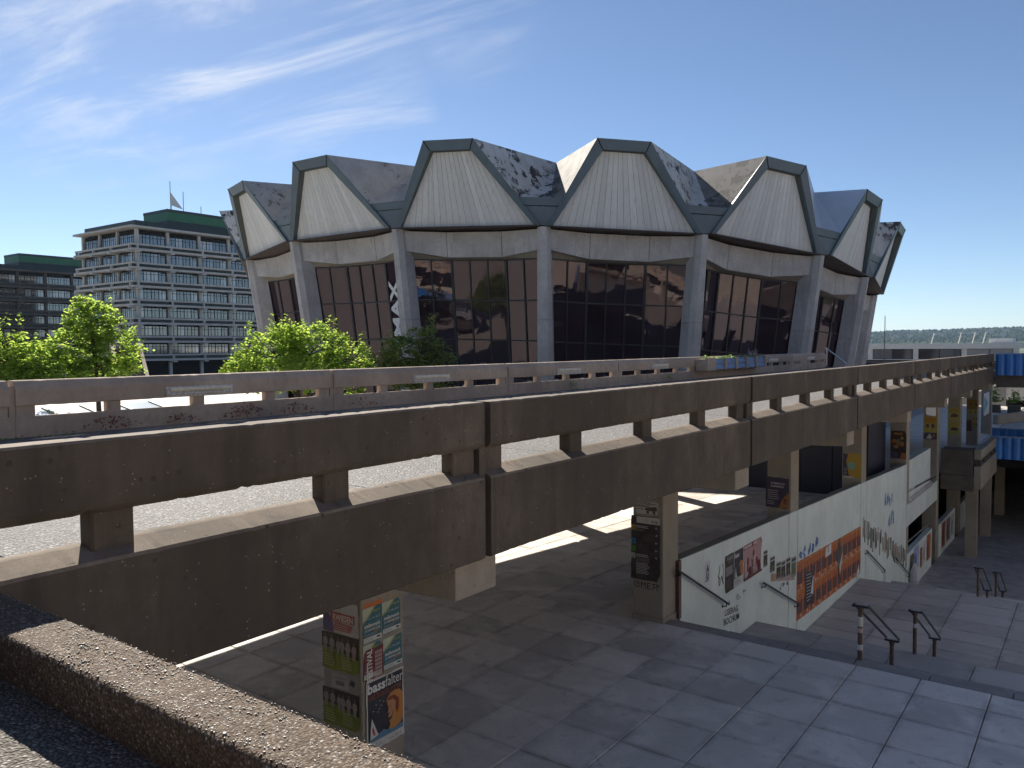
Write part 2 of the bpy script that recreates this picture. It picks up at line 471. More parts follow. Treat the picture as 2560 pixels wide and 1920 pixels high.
# stairs down along the white wall
stairs = empty('stairs'); tag(stairs, 'broad stone stairs going down past the white poster wall', 'stairs')
z = 0.
flights = [(13.86, 0.), (18.39, -1.312), (28.35, -2.65), (33.45, -3.962)]
for y0, z0 in flights:
    for i in range(8):
        b = MB(); b.box(-6.5, 5.6, y0+.32*i, y0+.32*i+.335, z0-.164*(i+1)-.35, z0-.164*(i+1))
        b.build('step', m_step, stairs, bevel=.008)
m_l = slabmesh(1.88, .94, 'slab'); m_l.materials.append(m_slab2)
landing = MB()
LND = [(16.42, 18.39, -1.312), (20.95, 28.35, -2.65), (30.91, 33.45, -3.962)]
for a, b, zz in LND:
    landing.box(-6.5, 5.6, a, b, zz-.5, zz-.05)
lo = tag(landing.build('landing', m_joint), kind='structure')
for a, b, zz in LND:
    n = max(1, round((b-a)/.94)); dd = (b-a)/n
    me = slabmesh(1.5, dd, 'slab'); me.materials.append(m_slab2)
    for i in range(n):
        for j in range(8):
            o = link('slab', me, None, lo); o.location = (-6.5+1.5*j, a+dd*i, zz+random.uniform(-.003, .002))
# lower court
lc = MB(); lc.poly([(-6.5, 36, -5.275), (80, 36, -5.275), (80, 120, -6.3), (-6.5, 120, -6.3)])
tag(lc.build('lower_court', m_lower), kind='structure')
me = slabmesh(1.5, 1.0, 'slab'); me.materials.append(m_slab)
# side wall of the stairs out of frame, keeps the court's edge closed
sw = MB(); sw.box(5.6, 6.0, 13.5, 36.2, -5.5, .9)
tag(sw.build('stair_wall', m_grey), 'plain grey concrete wall along the far side of the stairs', 'wall')

# ================================================================== FOOTBRIDGE
br = empty('footbridge'); tag(br, 'long brown concrete footbridge with slotted parapets crossing the whole picture', 'footbridge')
J0, JP = 6.36, 7.49
joints = [J0+JP*k for k in range(-3, 8)]
DZ = 3.56
XN, XF = -5.0, -15.9
near_low = [(-5.0,3.02),(-5.0,3.84),(-5.22,3.915),(-5.3,3.915),(-5.3,3.3),(-5.45,3.3),(-5.45,3.02)]
near_up = [(-5.0,4.185),(-5.0,4.60),(-5.22,4.60),(-5.33,4.45),(-5.33,4.13),(-5.06,4.13)]
far_low = [(-5.0,3.45),(-5.0,3.835),(-5.22,3.94),(-5.3,3.94),(-5.3,3.45)]
flip = lambda prof: [(-21.23-x, z) for x, z in prof]       # mirror about the deck's middle line
def roughbeam(prof, y0, y1, step, amp):
    n = max(2, int((y1-y0)/step)); m = MB(); k = len(prof)
    cxp = sum(p[0] for p in prof)/k; czp = sum(p[1] for p in prof)/k
    # small arris facets so that chips sit on the edges, not on the faces
    P = []
    for i in range(k):
        a, b, c = V(prof[i-1]), V(prof[i]), V(prof[(i+1) % k])
        P += [(b+(a-b).normalized()*.016, i, 0), (b+(c-b).normalized()*.016, i, 1)]
    rings = []
    for j in range(n+1):
        y = y0+(y1-y0)*j/n; R = []
        for q, i, s_ in P:
            b = V(prof[i]); w = mn.noise(V((y*9.1, i*7.3+cxp, 1.7)))*.55+mn.noise(V((y*31, i*3.1, 5.2)))*.45
            chip = max(0., w-.18)*amp*3.2
            q2 = q+(V((cxp, czp))-b).normalized()*chip
            q2 = q2+(q-b)*(chip*18)
            R.append((q2.x+mn.noise(V((y*1.3, i, 9.)))*amp*.25, y, q2.y+mn.noise(V((y*.9, i, 4.)))*amp*.35))
        rings.append(R)
    kk = len(P)
    for R in rings: m.v += R
    for j in range(n):
        for i in range(kk):
            m.f.append((j*kk+i, j*kk+(i+1) % kk, (j+1)*kk+(i+1) % kk, (j+1)*kk+i))
    m.f.append(tuple(range(kk-1, -1, -1))); m.f.append(tuple(n*kk+i for i in range(kk)))
    return m
def parapet(y0, y1, prof_low, prof_up, xb, far, mat, lamp=False):
    gp = .05
    if y1 < 40:
        st = .05 if not far else .12
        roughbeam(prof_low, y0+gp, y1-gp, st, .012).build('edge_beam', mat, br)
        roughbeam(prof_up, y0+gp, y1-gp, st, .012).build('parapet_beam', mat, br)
    else:
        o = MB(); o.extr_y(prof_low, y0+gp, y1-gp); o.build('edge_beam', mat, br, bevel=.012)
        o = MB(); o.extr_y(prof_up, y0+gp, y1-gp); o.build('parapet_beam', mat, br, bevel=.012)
    for i in range(5):
        if i == 0: a, b = y0+gp+.01, y0+.40
        elif i == 4: a, b = y1-.40, y1-gp-.01
        else: c = y0+(y1-y0)*i/4; a, b = c-.14, c+.14
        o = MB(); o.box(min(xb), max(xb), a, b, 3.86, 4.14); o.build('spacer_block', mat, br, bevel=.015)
for i, (a, b) in enumerate(zip(joints, joints[1:])):
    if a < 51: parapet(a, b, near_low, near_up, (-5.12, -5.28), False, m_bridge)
    if b < 60: parapet(a, b, flip(far_low), flip(near_up), (-16.11, -15.95), True, m_farpar)
    # joint filler set back between two beams
for y in joints:
    if y < 52:
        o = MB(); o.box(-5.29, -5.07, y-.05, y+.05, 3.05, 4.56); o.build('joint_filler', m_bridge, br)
    o = MB(); o.box(-16.13, -15.945, y-.05, y+.05, 3.46, 4.5); o.build('joint_filler', m_farpar, br)
    # cross beam: cantilevers out under both edges
    o = MB()
    o.loft([(-15.3,y-.33,3.0),(-15.3,y-.33,2.9),(-14.0,y-.33,2.58),(-6.4,y-.33,2.58),(-5.16,y-.33,2.62),(-5.16,y-.33,3.0)],
           [(-15.3,y+.33,3.0),(-15.3,y+.33,2.9),(-14.0,y+.33,2.58),(-6.4,y+.33,2.58),(-5.16,y+.33,2.62),(-5.16,y+.33,3.0)])
    o.build('cross_beam', m_pillar, br, bevel=.01)
# carrying slab and deck panels
o = MB(); o.extr_y([(-15.8,3.49),(-15.8,3.44),(-15.0,3.0),(-5.46,3.0),(-5.46,3.49)], joints[0], joints[-1]); o.build('carrying_slab', m_dark, br)
xs = [-15.91, -13.1, -10.6, -8.1, -5.75, -5.32]
for y0, y1 in zip(joints, joints[1:]):
    for h in (0, 1):
        a, b = y0+(y1-y0)*h/2, y0+(y1-y0)*(h+1)/2
        for x0, x1 in zip(xs, xs[1:]):
            o = MB(); o.box(x0+.008, x1-.008, a+.008, b-.008, 3.5, DZ+random.uniform(-.002, .002)); o.build('deck_panel', m_deck, br)
# recessed lamps in the far parapet
for i, (a, b) in enumerate(zip(joints, joints[1:])):
    c = (a+b)/2
    if c < 2 or c > 57 or 36.5 < c < 44: continue
    l = MB(); l.box(-15.905, -15.875, c-.80, c+.80, 4.14, 4.36)
    lp = l.build('lamp_housing', m_rawmetal, br)
    l = MB(); l.tube((-15.865, c-.72, 4.30), (-15.865, c+.72, 4.30), .045, 10); l.build('lamp_tube', m_lamp, lp)
    l = MB(); l.slab([(-15.90,c-.8,4.14),(-15.90,c+.8,4.14),(-15.83,c+.8,4.20),(-15.83,c-.8,4.20)], (0,0,.02)); l.build('lamp_tray', m_rawmetal, lp)

# ---- pillars under the near edge
pil = []
names = ['square concrete pillar plastered with gig posters nearest the camera', 'concrete pillar with the tall dark direction sign',
         'concrete pillar with a tilted purple poster behind the white wall', 'concrete pillar with an orange and yellow poster',
         'concrete pillar with a dark burger poster', 'concrete pillar with a yellow poster over a torn one', 'concrete pillar with two yellow posters one above the other',
         'concrete pillar with a patchwork of small yellow notices', 'last and smallest concrete pillar beyond the blue fence']
for k in range(9):
    J = J0+JP*k
    p = empty('concrete_pillar'); tag(p, names[k], 'pillar', 'pillars under the footbridge')
    zb = floorz(J)-.02 if k < 5 else -1.3
    if k in (4,): zb = -5.3
    if k >= 5: zb = -5.6
    o = MB(); o.box(-7.15, -6.53, J-.33, J+.33, zb, 2.6); o.build('shaft', m_pillar, p, bevel=.012)
    if k < 2:
        o = MB(); o.box(-7.17, -6.51, J-.35, J+.35, zb, zb+.16); o.build('plinth', m_pillar, p, bevel=.01)
    pil.append(p)
for k in range(-1, 8):                                     # a second row under the far edge
    J = J0+JP*k
    p = empty('concrete_pillar'); tag(p, 'concrete pillar under the far edge of the footbridge', 'pillar', 'pillars under the far bridge edge')
    o = MB(); o.box(-14.6, -13.98, J-.33, J+.33, floorz(J)-.1, 2.6); o.build('shaft', m_pillar, p, bevel=.012)

# ---- walkway the camera stands on, and the low wall in front
wk = MB(); wk.box(-4.98, 30, -7, 1.62, 3.2, 3.56)
tag(wk.build('walkway', m_walkway), kind='structure')
lw = empty('low_wall'); tag(lw, 'low rough pebble concrete wall in the near lower left corner', 'wall')
import bmesh
bm = bmesh.new()
nx, ny = 420, 14
def wallz(x, y): return 0
from mathutils import noise as mn
grid = []
x0w, x1w = -4.97, 2.0
prof = [(1.63, 3.50), (1.605, 3.62), (1.575, 3.74), (1.560, 3.80), (1.566, 3.822), (1.585, 3.83)] + [(1.585+(1.825-1.585)*i/9, 3.83) for i in range(1, 10)] + [(1.842, 3.822), (1.85, 3.80), (1.85, 3.6), (1.85, 3.05)]
for i in range(nx+1):
    x = x0w+(x1w-x0w)*i/nx
    row = []
    for (y, z) in prof:
        a = .004 if z > 3.7 else .003
        q = V((x*26, y*26, z*26)); d = mn.noise(q)*a + mn.noise(q*2.3)*a*.7 + mn.noise(V((x*3, y*5, z*5)))*.005
        row.append(bm.verts.new((x, y+ (d if z < 3.81 else 0)*(1 if y > 1.7 else -1), z+(d if z > 3.79 else 0))))
    grid.append(row)
for i in range(nx):
    for j in range(len(prof)-1):
        bm.faces.new((grid[i][j], grid[i+1][j], grid[i+1][j+1], grid[i][j+1]))
bm.faces.new(grid[0]); bm.faces.new(grid[-1])
bmesh.ops.recalc_face_normals(bm, faces=bm.faces)
me = bpy.data.meshes.new('wall_body'); bm.to_mesh(me); bm.free()
me.polygons.foreach_set('use_smooth', [True]*len(me.polygons))
wb = link('wall_body', me, m_wallagg, lw)
pb = MB(); pb2 = MB()
for i in range(5200):
    x = random.uniform(-4.95, 1.0); y = random.uniform(1.567, 1.842)
    r = random.choice((.0025, .003, .004, .005, .0035))*random.uniform(.8, 1.3)
    if random.random() < .025: r *= 2.0
    a = random.uniform(0, 6.28); e = random.uniform(.5, .85); h = r*random.uniform(.35, .7)
    c, s = math.cos(a), math.sin(a); n = 6
    lower = [(x+(math.cos(t)*c*r-math.sin(t)*s*r*e), y+(math.cos(t)*s*r+math.sin(t)*c*r*e), 3.824) for t in [6.283*j/n for j in range(n)]]
    upper = [(x+(math.cos(t)*c*r-math.sin(t)*s*r*e)*.62, y+(math.cos(t)*s*r+math.sin(t)*c*r*e)*.62, 3.831+h) for t in [6.283*j/n for j in range(n)]]
    (pb if random.random() < .22 else pb2).add(lower+upper, [tuple(range(n, 2*n))]+[(j, (j+1) % n, (j+1) % n+n, j+n) for j in range(n)])
def pebblemat(name, c):
    t = NT(name); return t.done(t.mix(t.ramp(t.noise(38, 2), .35, .65), scl(c, .6), scl(c, 1.2)), .5, .5)
tag(pb.build('pebbles', pebblemat('light pebbles', (.24, .22, .19)), lw), kind='stuff')
tag(pb2.build('pebbles', pebblemat('brown pebbles', (.085, .06, .045)), lw), kind='stuff')

# ================================================================== WHITE POSTER WALL
ww = empty('poster_wall'); tag(ww, 'long pale mint wall beside the stairs covered in posters and graffiti', 'wall')
def wtop(y): return 1.06-.0375*(y-14.15)
panels = [(14.2, 20.76), (20.80, 21.50), (21.54, 28.30), (28.34, 29.12), (29.16, 36.0)]
for a, b in panels:
    o = MB(); o.loft([(-6.53, a, -5.4), (-6.5, a, -5.4), (-6.5, a, wtop(a)), (-6.53, a, wtop(a))],
                     [(-6.53, b, -5.4), (-6.5, b, -5.4), (-6.5, b, wtop(b)), (-6.53, b, wtop(b))])
    o.build('wall_panel', m_white, ww)
o = MB(); o.loft([(-6.75, 14.2, -5.4), (-6.532, 14.2, -5.4), (-6.532, 14.2, wtop(14.2)-.004), (-6.75, 14.2, wtop(14.2)-.004)],
                 [(-6.75, 36.0, -5.4), (-6.532, 36.0, -5.4), (-6.532, 36.0, wtop(36.0)-.004), (-6.75, 36.0, wtop(36.0)-.004)])
o.build('wall_core', m_pillar, ww)
# lower storey beyond the fourth pillar: upper white band, ledge, opening with parapet
o = MB(); o.box(-6.95, -6.60, 36.7, 42.1, -1.3, .27); o.build('upper_panel', m_white, ww)
o = MB(); o.box(-6.75, -6.5, 36.05, 43.5, -2.38, -1.45); o.build('band', m_white, ww)
o = MB(); o.slab([(-6.5, 36.65, -1.40), (-6.5, 42.3, -1.40), (-6.9, 42.3, -1.15), (-6.9, 36.65, -1.15)], (0, 0, -.08)); o.build('ledge', m_grey, ww)
o = MB(); o.box(-6.72, -6.5, 36.05, 42.2, -5.35, -3.55); o.build('low_parapet', m_white, ww)
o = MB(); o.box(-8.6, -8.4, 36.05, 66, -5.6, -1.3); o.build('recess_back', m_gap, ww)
o = MB(); o.tube((-6.6, 36.1, -3.15), (-6.6, 42.2, -3.3), .03); o.build('recess_rail', m_mast, ww)
o = MB(); o.box(-6.72, -6.5, 44.2, 49.4, -5.6, -3.75); o.build('low_parapet', m_white, ww)
o = MB(); o.box(-6.72, -6.5, 51.7, 57.2, -5.7, -3.9); o.build('low_parapet', m_white, ww)
o = MB(); o.box(-6.72, -6.5, 59.2, 66, -5.8, -3.9); o.build('low_parapet', m_dark, ww)
o = MB(); o.box(-6.56, -6.46, 14.06, 14.17, -.05, 1.06); o.build('drain_pipe', m_rust, ww)

def wallrail(p, q, label):
    t = empty('wall_handrail'); tag(t, label, 'handrail', 'handrails on the poster wall')
    p, q = V(p), V(q); off = V((.09, 0, 0))
    o = MB(); o.tube(p+off, q+off, .024, 10); o.build('rail', m_black, t, smooth=False)
    for e, d in ((p, (q-p).normalized()), (q, (p-q).normalized())):
        c = e+d*.12
        o = MB(); o.tube(c+off+V((0,0,-.01)), c+off+V((0,0,-.08)), .012); o.tube(c+off+V((0,0,-.08)), c+V((0,0,-.10)), .012); o.tube(c+V((.0,0,-.10)), c+V((.012,0,-.10)), .03)
        o.build('bracket', m_black, t)
X = -6.5
wallrail((X, 13.9, .94), (X, 16.43, -.37), 'black wall handrail starting at the sign pillar')
wallrail((X, 18.65, -.45), (X, 21.41, -1.69), 'black wall handrail ending at the orange posters')
wallrail((X, 28.87, -1.82), (X, 31.75, -3.17), 'black wall handrail just right of the orange posters')
wallrail((X, 33.68, -3.13), (X, 36.45, -4.43), 'lowest black wall handrail by the hanging white bag')

def freerail(x, y, z, label, stickers=()):
    t = empty('stair_handrail'); tag(t, label, 'handrail', 'free-standing stair handrails')
    y2, z2 = y+2.47, z-1.31
    for (yy, zz) in ((y, z), (y2, z2)):
        o = MB(); o.tube((x, yy, zz-.05), (x, yy, zz+.80), .038, 10); o.tube((x, yy, zz+.80), (x, yy, zz+.88), .038, 10, .06); o.build('post', m_rust, t)
        o = MB(); o.box(x-.13, x+.13, yy-.03, yy+.03, zz+.87, zz+.90); o.build('cross_bar', m_black, t, bevel=.006)
    for s in (-1, 1):
        o = MB(); o.tube((x+s*.11, y-.05, z+.945), (x+s*.11, y2+.05, z2+.915), .022, 10); o.build('rail', m_black, t)
        o = MB(); o.tube((x+s*.11, y-.055, z+.947), (x+s*.11, y-.07, z+.955), .022, 10); o.build('rail_cap', m_steel, t)
    for (a, b, c) in stickers:
        o = MB(); o.tube((x, y, z+a), (x, y, z+b), .0395, 10); o.build('sticker', flat(c), t)
freerail(-3.15, 13.80, 0, 'nearest stair handrail with white stickers on its post', ((.56, .72, (.6,.62,.58)), (.46, .53, (.55,.42,.40)), (.17, .26, (.62,.64,.62))))
freerail(-3.11, 18.33, -1.31, 'stair handrail second from the camera with one small sticker', ((.55, .64, (.55,.57,.6)),))
freerail(-3.06, 28.33, -2.65, 'third stair handrail from the camera, further down the stairs')
freerail(-3.05, 33.42, -3.96, 'farthest stair handrail, only its top showing over the landing')

# ================================================================== UNDER THE BRIDGE
t = empty('navy_kiosk'); tag(t, 'dark navy panelled box standing between the pillars under the bridge', 'kiosk')
zk = floorz(31)
for i in range(4):
    o = MB(); o.box(-12.4+1.25*i+.01, -11.16+1.25*i-.01, 33.0, 33.06, zk-.8, 2.2); o.build('front_panel', m_navy, t)
for i in range(2):
    o = MB(); o.box(-7.40, -7.34, 33.07+1.5*i, 34.55+1.5*i, zk-.8, 2.2); o.build('side_panel', m_navy, t)
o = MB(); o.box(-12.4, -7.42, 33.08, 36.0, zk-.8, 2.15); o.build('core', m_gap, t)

# concrete edge block and terrace parapet beyond
t = empty('terrace_edge'); tag(t, 'stained concrete beam end and slotted terrace parapet beyond the white wall', 'parapet')
o = MB(); o.box(-6.47, -5.1, 44.2, 45.4, -1.95, .02); o.build('beam_end', m_dark, t, bevel=.02)
o = MB(); o.box(-6.47, -5.05, 44.12, 44.19, -1.95, -1.2); o.build('beam_lip', m_dark, t, bevel=.02)
o = MB(); o.box(-5.05, -4.75, 44.25, 51.2, -.42, .05); o.build('parapet_beam', m_pillar, t, bevel=.01)
o = MB(); o.box(-5.05, -4.75, 44.25, 51.2, -1.85, -.75); o.build('edge_beam', m_pillar, t, bevel=.01)
for i in range(5):
    o = MB(); o.box(-5.0, -4.8, 44.6+1.55*i, 44.85+1.55*i, -.76, -.41); o.build('spacer_block', m_dark, t)
for yy in (45.2, 51.0, 58.3):
    o = MB(); o.box(-5.5, -5.0, yy, yy+.5, -6, -1.8); o.build('post', m_pillar, t)
tf = MB(); tf.poly([(-6.5, 45, -1.22), (-5.1, 45, -1.22), (-5.1, 51.5, -1.22), (60, 51.5, -1.22), (60, 96, -1.30), (-6.5, 96, -1.30)])
tf2 = tf.build('terrace', m_lower); tag(tf2, kind='structure')

def corrug(name, x0, x1, y, z0, z1, label, pitch=.42, cap=True):
    t = empty(name); tag(t, label, 'fence')
    o = MB(); n = int((x1-x0)/pitch)
    for i in range(n):
        a = x0+pitch*i
        o.add([(a, y, z0), (a+pitch*.32, y-.09, z0), (a+pitch*.68, y-.09, z0), (a+pitch, y, z0),
               (a, y, z1), (a+pitch*.32, y-.09, z1), (a+pitch*.68, y-.09, z1), (a+pitch, y, z1)], [(0,1,5,4), (1,2,6,5), (2,3,7,6)])
    me = o.build('corrugated_sheet', m_blue, t)
    if cap:
        o = MB(); o.box(x0-.05, x1, y-.14, y+.14, z1, z1+.07); o.build('top_rail', m_bluegrey, t)
    o = MB(); o.box(x0, x1, y+.02, y+.2, z0+.1, z1-.01); o.build('core', m_navy, t)
    return t
corrug('blue_fence', -4.92, 14, 51.35, 3.42, 4.56, 'blue corrugated metal fence where the footbridge ends')
corrug('blue_fence', -4.90, 14, 50.9, -1.12, .05, 'lower blue corrugated metal fence above the dark passage')
corrug('blue_fence', -5.4, 14, 55.2, -.75, .12, 'narrow blue fence strip just behind the lower blue fence', cap=True)
xb = MB(); xb.box(-4.9, 14, 51.6, 58, 2.75, 3.4)
tag(xb.build('side_bridge', m_dark), 'dark concrete underside of the side bridge below the blue fence', 'bridge')
xb = MB(); xb.box(-4.9, 14, 51.1, 60, -1.6, -1.24)
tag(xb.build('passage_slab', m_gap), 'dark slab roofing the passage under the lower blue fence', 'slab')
# back wall closing the dark passage
xb = MB(); xb.box(-6.4, 20, 74, 74.3, -6.4, -1.4)
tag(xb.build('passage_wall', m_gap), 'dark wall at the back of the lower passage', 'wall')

# ================================================================== LECTURE HALL (crown-roofed rotunda)
hall = empty('lecture_hall', ); tag(hall, 'round concrete lecture hall with a crown of pale trapezoid gables and tinted glass', 'building')
HC = V((-50.37, 76.55, 0))
HR, HF = V((math.cos(R_(36.41)), math.sin(R_(36.41)), 0)), V((-math.sin(R_(36.41)), math.cos(R_(36.41)), 0))
PH, DL = -1.652, R_(20)
TP = {2: [(-63.32, 43.44, 19.35), (-59.66, 42.36, 19.48)], 3: [(-51.29, 41.01, 19.63), (-47.51, 41.15, 19.66)], 4: [(-39.24, 42.8, 19.75), (-35.82, 44.15, 19.66)], 5: [(-28.5, 48.7, 19.45), (-25.68, 51.21, 19.25)], 6: [(-20.03, 58.21, 18.75), (-18.21, 61.55, 18.4)], 7: [(-15.76, 69.54, 17.6), (-15.37, 73.13, 17.22)], 8: [(-15.64, 81.74, 16.46), (-15.93, 85.75, 16.2)]}
BP = {2: [(-65.33, 47.11, 13.65), (-55.57, 43.99, 14.12)], 3: [(-54.32, 43.74, 14.08), (-44.02, 44.14, 14.15)], 4: [(-42.81, 44.33, 14.12), (-33.31, 48.14, 13.86)], 5: [(-32.31, 48.75, 13.77), (-24.43, 55.75, 13.31)], 6: [(-23.55, 56.85, 13.31), (-18.88, 65.71, 12.32)], 7: [(-18.16, 67.21, 12.23), (-17.77, 76.5, 11.32)], 8: [(-17.37, 78.17, 11.12), (-18.87, 88.58, 10.32)]}
def hrad(t): return HR*math.sin(t) - HF*math.cos(t)
def htan(t): return HR*math.cos(t) + HF*math.sin(t)
def ztop(p): d = p-HC; return 5.15+11.2-.042*d.dot(HR)-.088*d.dot(HF)
def zbot(p): d = p-HC; return 5.15+5.86-.048*d.dot(HR)-.082*d.dot(HF)
def tooth(k):
    t = PH+DL*k
    out = []
    for D, R, hw, zf in ((TP, 35.38, 1.868, ztop), (BP, 32.76, 5.093, zbot)):
        if k in D: out += [V(p) for p in D[k]]
        else:
            for s in (-1, 1):
                p = HC+hrad(t)*R+htan(t)*hw*s; p.z = zf(p); out.append(p)
    return out                                              # TL, TR, BL, BR
TT = [tooth(k) for k in range(18)]
FR = []
for k in range(18):
    t = PH+DL*k
    TL, TR, BL, BR = TT[k]
    u = (TR-TL).normalized(); n0 = hrad(t); s = .55
    v = ((TL+TR)/2-(BL+BR)/2-n0*s).normalized()
    OL, OR = BL-u*.38+n0*s*.8, BR+u*.38+n0*s*.8
    IL, IR = TL+u*.36-v*.74, TR-u*.36-v*.74
    ib = n0*s*.75
    JL, JR = BL+ib+u*.02, BR+ib-u*.02
    CL, CR = IL-n0*s+u*.05, IR-n0*s-u*.05
    FR.append(dict(TL=TL, TR=TR, BL=BL, BR=BR, OL=OL, OR=OR, IL=IL, IR=IR, JL=JL, JR=JR, CL=CL, CR=CR, u=u, n0=n0, v=v, t=t))
APX = {2: V((-58.00, 46.80, 19.60)), 3: V((-45.66, 49.18, 19.93)), 4: V((-35.23, 53.85, 19.60)), 5: V((-26.47, 60.19, 18.85)), 6: V((-20.07, 70.12, 17.92)), 7: V((-17.17, 80.57, 16.39))}
APEX = []
for k in range(18):
    t = PH+DL*(k+.5); p = HC+hrad(t)*27.5; p.z = ztop(p)+.75; APEX.append(APX.get(k, p))
def clip(poly, a, b, sgn):
    # keep the side of line a-b (2D) given by sgn
    out = []
    def side(p): return sgn*((b[0]-a[0])*(p[1]-a[1])-(b[1]-a[1])*(p[0]-a[0]))
    for i in range(len(poly)):
        p, q = poly[i], poly[(i+1) % len(poly)]; sp, sq = side(p), side(q)
        if sp >= 0: out.append(p)
        if sp*sq < 0:
            f = sp/(sp-sq); out.append((p[0]+(q[0]-p[0])*f, p[1]+(q[1]-p[1])*f))
    return out
for k in range(18):
    f = FR[k]; nx = FR[(k+1) % 18]; pv = APEX[(k-1) % 18]; ap = APEX[k]
    n0, u = f['n0'], f['u']
    # dark metal verge: left rake, top, right rake, each a plate with a reveal behind it
    back = -n0*.30
    for a, b, c, d, nm in ((f['OL'], f['TL'], f['IL'], f['JL'], 'verge_panel'), (f['TL'], f['TR'], f['IR'], f['IL'], 'verge_panel'), (f['TR'], f['OR'], f['JR'], f['IR'], 'verge_panel')):
        o = MB(); o.slab([a, b, c, d], back); o.build(nm, m_metal, hall)
    for a, b in ((f['TL'], f['IL']), (f['TR'], f['IR'])):
        MB().tube(a+n0*.005, b+n0*.005, .035, 5).build('seam', m_gap, hall)
    for a, b, c, d in ((f['JL'], f['IL'], f['CL'], f['BL']), (f['IL'], f['IR'], f['CR'], f['CL']), (f['IR'], f['JR'], f['BR'], f['CR'])):
        o = MB(); o.poly([a, b, c, d]); o.build('reveal', m_reveal, hall)
    # cladding boards fanning out towards the foot
    O = f['BL']; ex = (f['BR']-f['BL']).normalized(); wv = (f['CL']+f['CR'])/2-(f['BL']+f['BR'])/2
    wv = wv-ex*wv.dot(ex); hh = wv.length; ey = wv.normalized(); en = ex.cross(ey)
    if en.dot(n0) < 0: en = -en
    to2 = lambda p: ((p-O).dot(ex), (p-O).dot(ey))
    quad = [to2(f['BL']), to2(f['BR']), to2(f['CR']), to2(f['CL'])]
    W_ = quad[1][0]; tc0 = (quad[2][0]+quad[3][0])/2; tw = quad[2][0]-quad[3][0]
    if 1 <= k <= 9:
        nb = 20; wb = W_/nb; wt = tw/9.5
        for i in range(nb):
            b0, b1 = W_/2+(i-nb/2)*wb, W_/2+(i+1-nb/2)*wb
            t0, t1 = tc0+(i-nb/2)*wt, tc0+(i+1-nb/2)*wt
            gp = .011
            P = clip(quad, (b0+gp, 0), (t0+gp, hh), -1); 
            if len(P) >= 3: P = clip(P, (b1-gp, 0), (t1-gp, hh), 1)
            if len(P) < 3: continue
            o = MB(); o.slab([O+ex*a+ey*b+en*.02 for a, b in P], -en*.05); o.build('cladding_board', m_clad, hall)
        o = MB(); o.poly([O+ex*a+ey*b-en*.06 for a, b in quad]); o.build('cladding_back', m_soffit, hall)
    else:
        o = MB(); o.slab([O+ex*a+ey*b for a, b in quad], -en*.08); o.build('cladding_sheet', m_clad, hall)
    # gutter sheets in the notch to the next gable
    for a, b in ((0, .225), (.235, .33)):
        p = [lerp(f['OR'], f['TR'], a), lerp(nx['OL'], nx['TL'], a), lerp(nx['OL'], nx['TL'], b), lerp(f['OR'], f['TR'], b)]
        o = MB(); o.slab([q-n0*.18 for q in p], -n0*.1); o.build('gutter_sheet', m_metal, hall)
    A = lerp(f['OR'], f['TR'], .33)-n0*.2; B = lerp(nx['OL'], nx['TL'], .33)-nx['n0']*.2
    rr = hrad(PH+DL*(k+.5))
    Vl, Vr = lerp(A, B, .30)-rr*.9+V((0,0,-.05)), lerp(A, B, .70)-rr*.9+V((0,0,-.05))
    mr = {2: m_roofc, 3: m_roofc, 6: m_roofs, 1: m_roof}.get(k, m_roof)
    o = MB(); o.add([A, f['TR'], ap, Vl], [(0,1,2), (0,2,3)]); o.build('roof_fold', mr, hall)
    o = MB(); o.add([B, nx['TL'], ap, Vr], [(0,2,1), (0,3,2)]); o.build('roof_fold', m_roofc if k in (2, 3) else (m_roofc_dim if k in (4, 5) else mr), hall)
    o = MB(); o.add([A, B, Vr, Vl, ap], [(0,1,2,3), (3,2,4)]); o.build('roof_valley', mr, hall)
    o = MB(); o.add([f['TL'], f['TR'], ap, pv], [(0,1,2,3)]); o.build('roof_ridge', m_roofc_dim, hall)
    # underside between gable foot and lintel
    inn = n0*-4.5
    o = MB(); o.poly([f['OL'], f['OR'], f['OR']+inn+V((0,0,-.05)), f['OL']+inn+V((0,0,-.05))]); o.build('eaves_soffit', m_soffit, hall)
    o = MB(); o.slab([f['OL'], f['OR'], f['OR']+V((0,0,-.07)), f['OL']+V((0,0,-.07))], -n0*.3); o.build('drip_edge', m_soffit, hall)
o = MB(); c0 = HC.copy(); c0.z = ztop(HC)+1.2
o.add(APEX+[c0], [(i, (i+1) % 18, 18) for i in range(18)]); o.build('roof_centre', m_roofc, hall)
# columns
ZG = -1.6
def colpos(k):
    M_ = (TT[k][3]+TT[(k+1) % 18][2])/2
    return M_
CPOS = [colpos(k) for k in range(18)]
sec = [(-.26, 0), (.26, 0), (.55, -.42), (.62, -1.6), (-.62, -1.6), (-.55, -.42)]
for k in range(18):
    t = PH+DL*(k+.5); n, a = hrad(t), htan(t)
    top = CPOS[k]+V((0,0,-.06)); H = top.z-ZG
    def ring(z, sc): 
        d = (top.z-z)*.15
        c = top-n*(d-.25); return [V((c.x, c.y, z))+a*(x*sc)+n*y for x, y in sec]
    zm = top.z-H*.43
    o = MB(); o.loft(ring(ZG, 1.12), ring(zm-.012, .98)); o.build('column_foot', m_grey, hall)
    o = MB(); o.loft(ring(zm+.012, .98), ring(top.z, .84)); o.build('column_shaft', m_grey, hall)
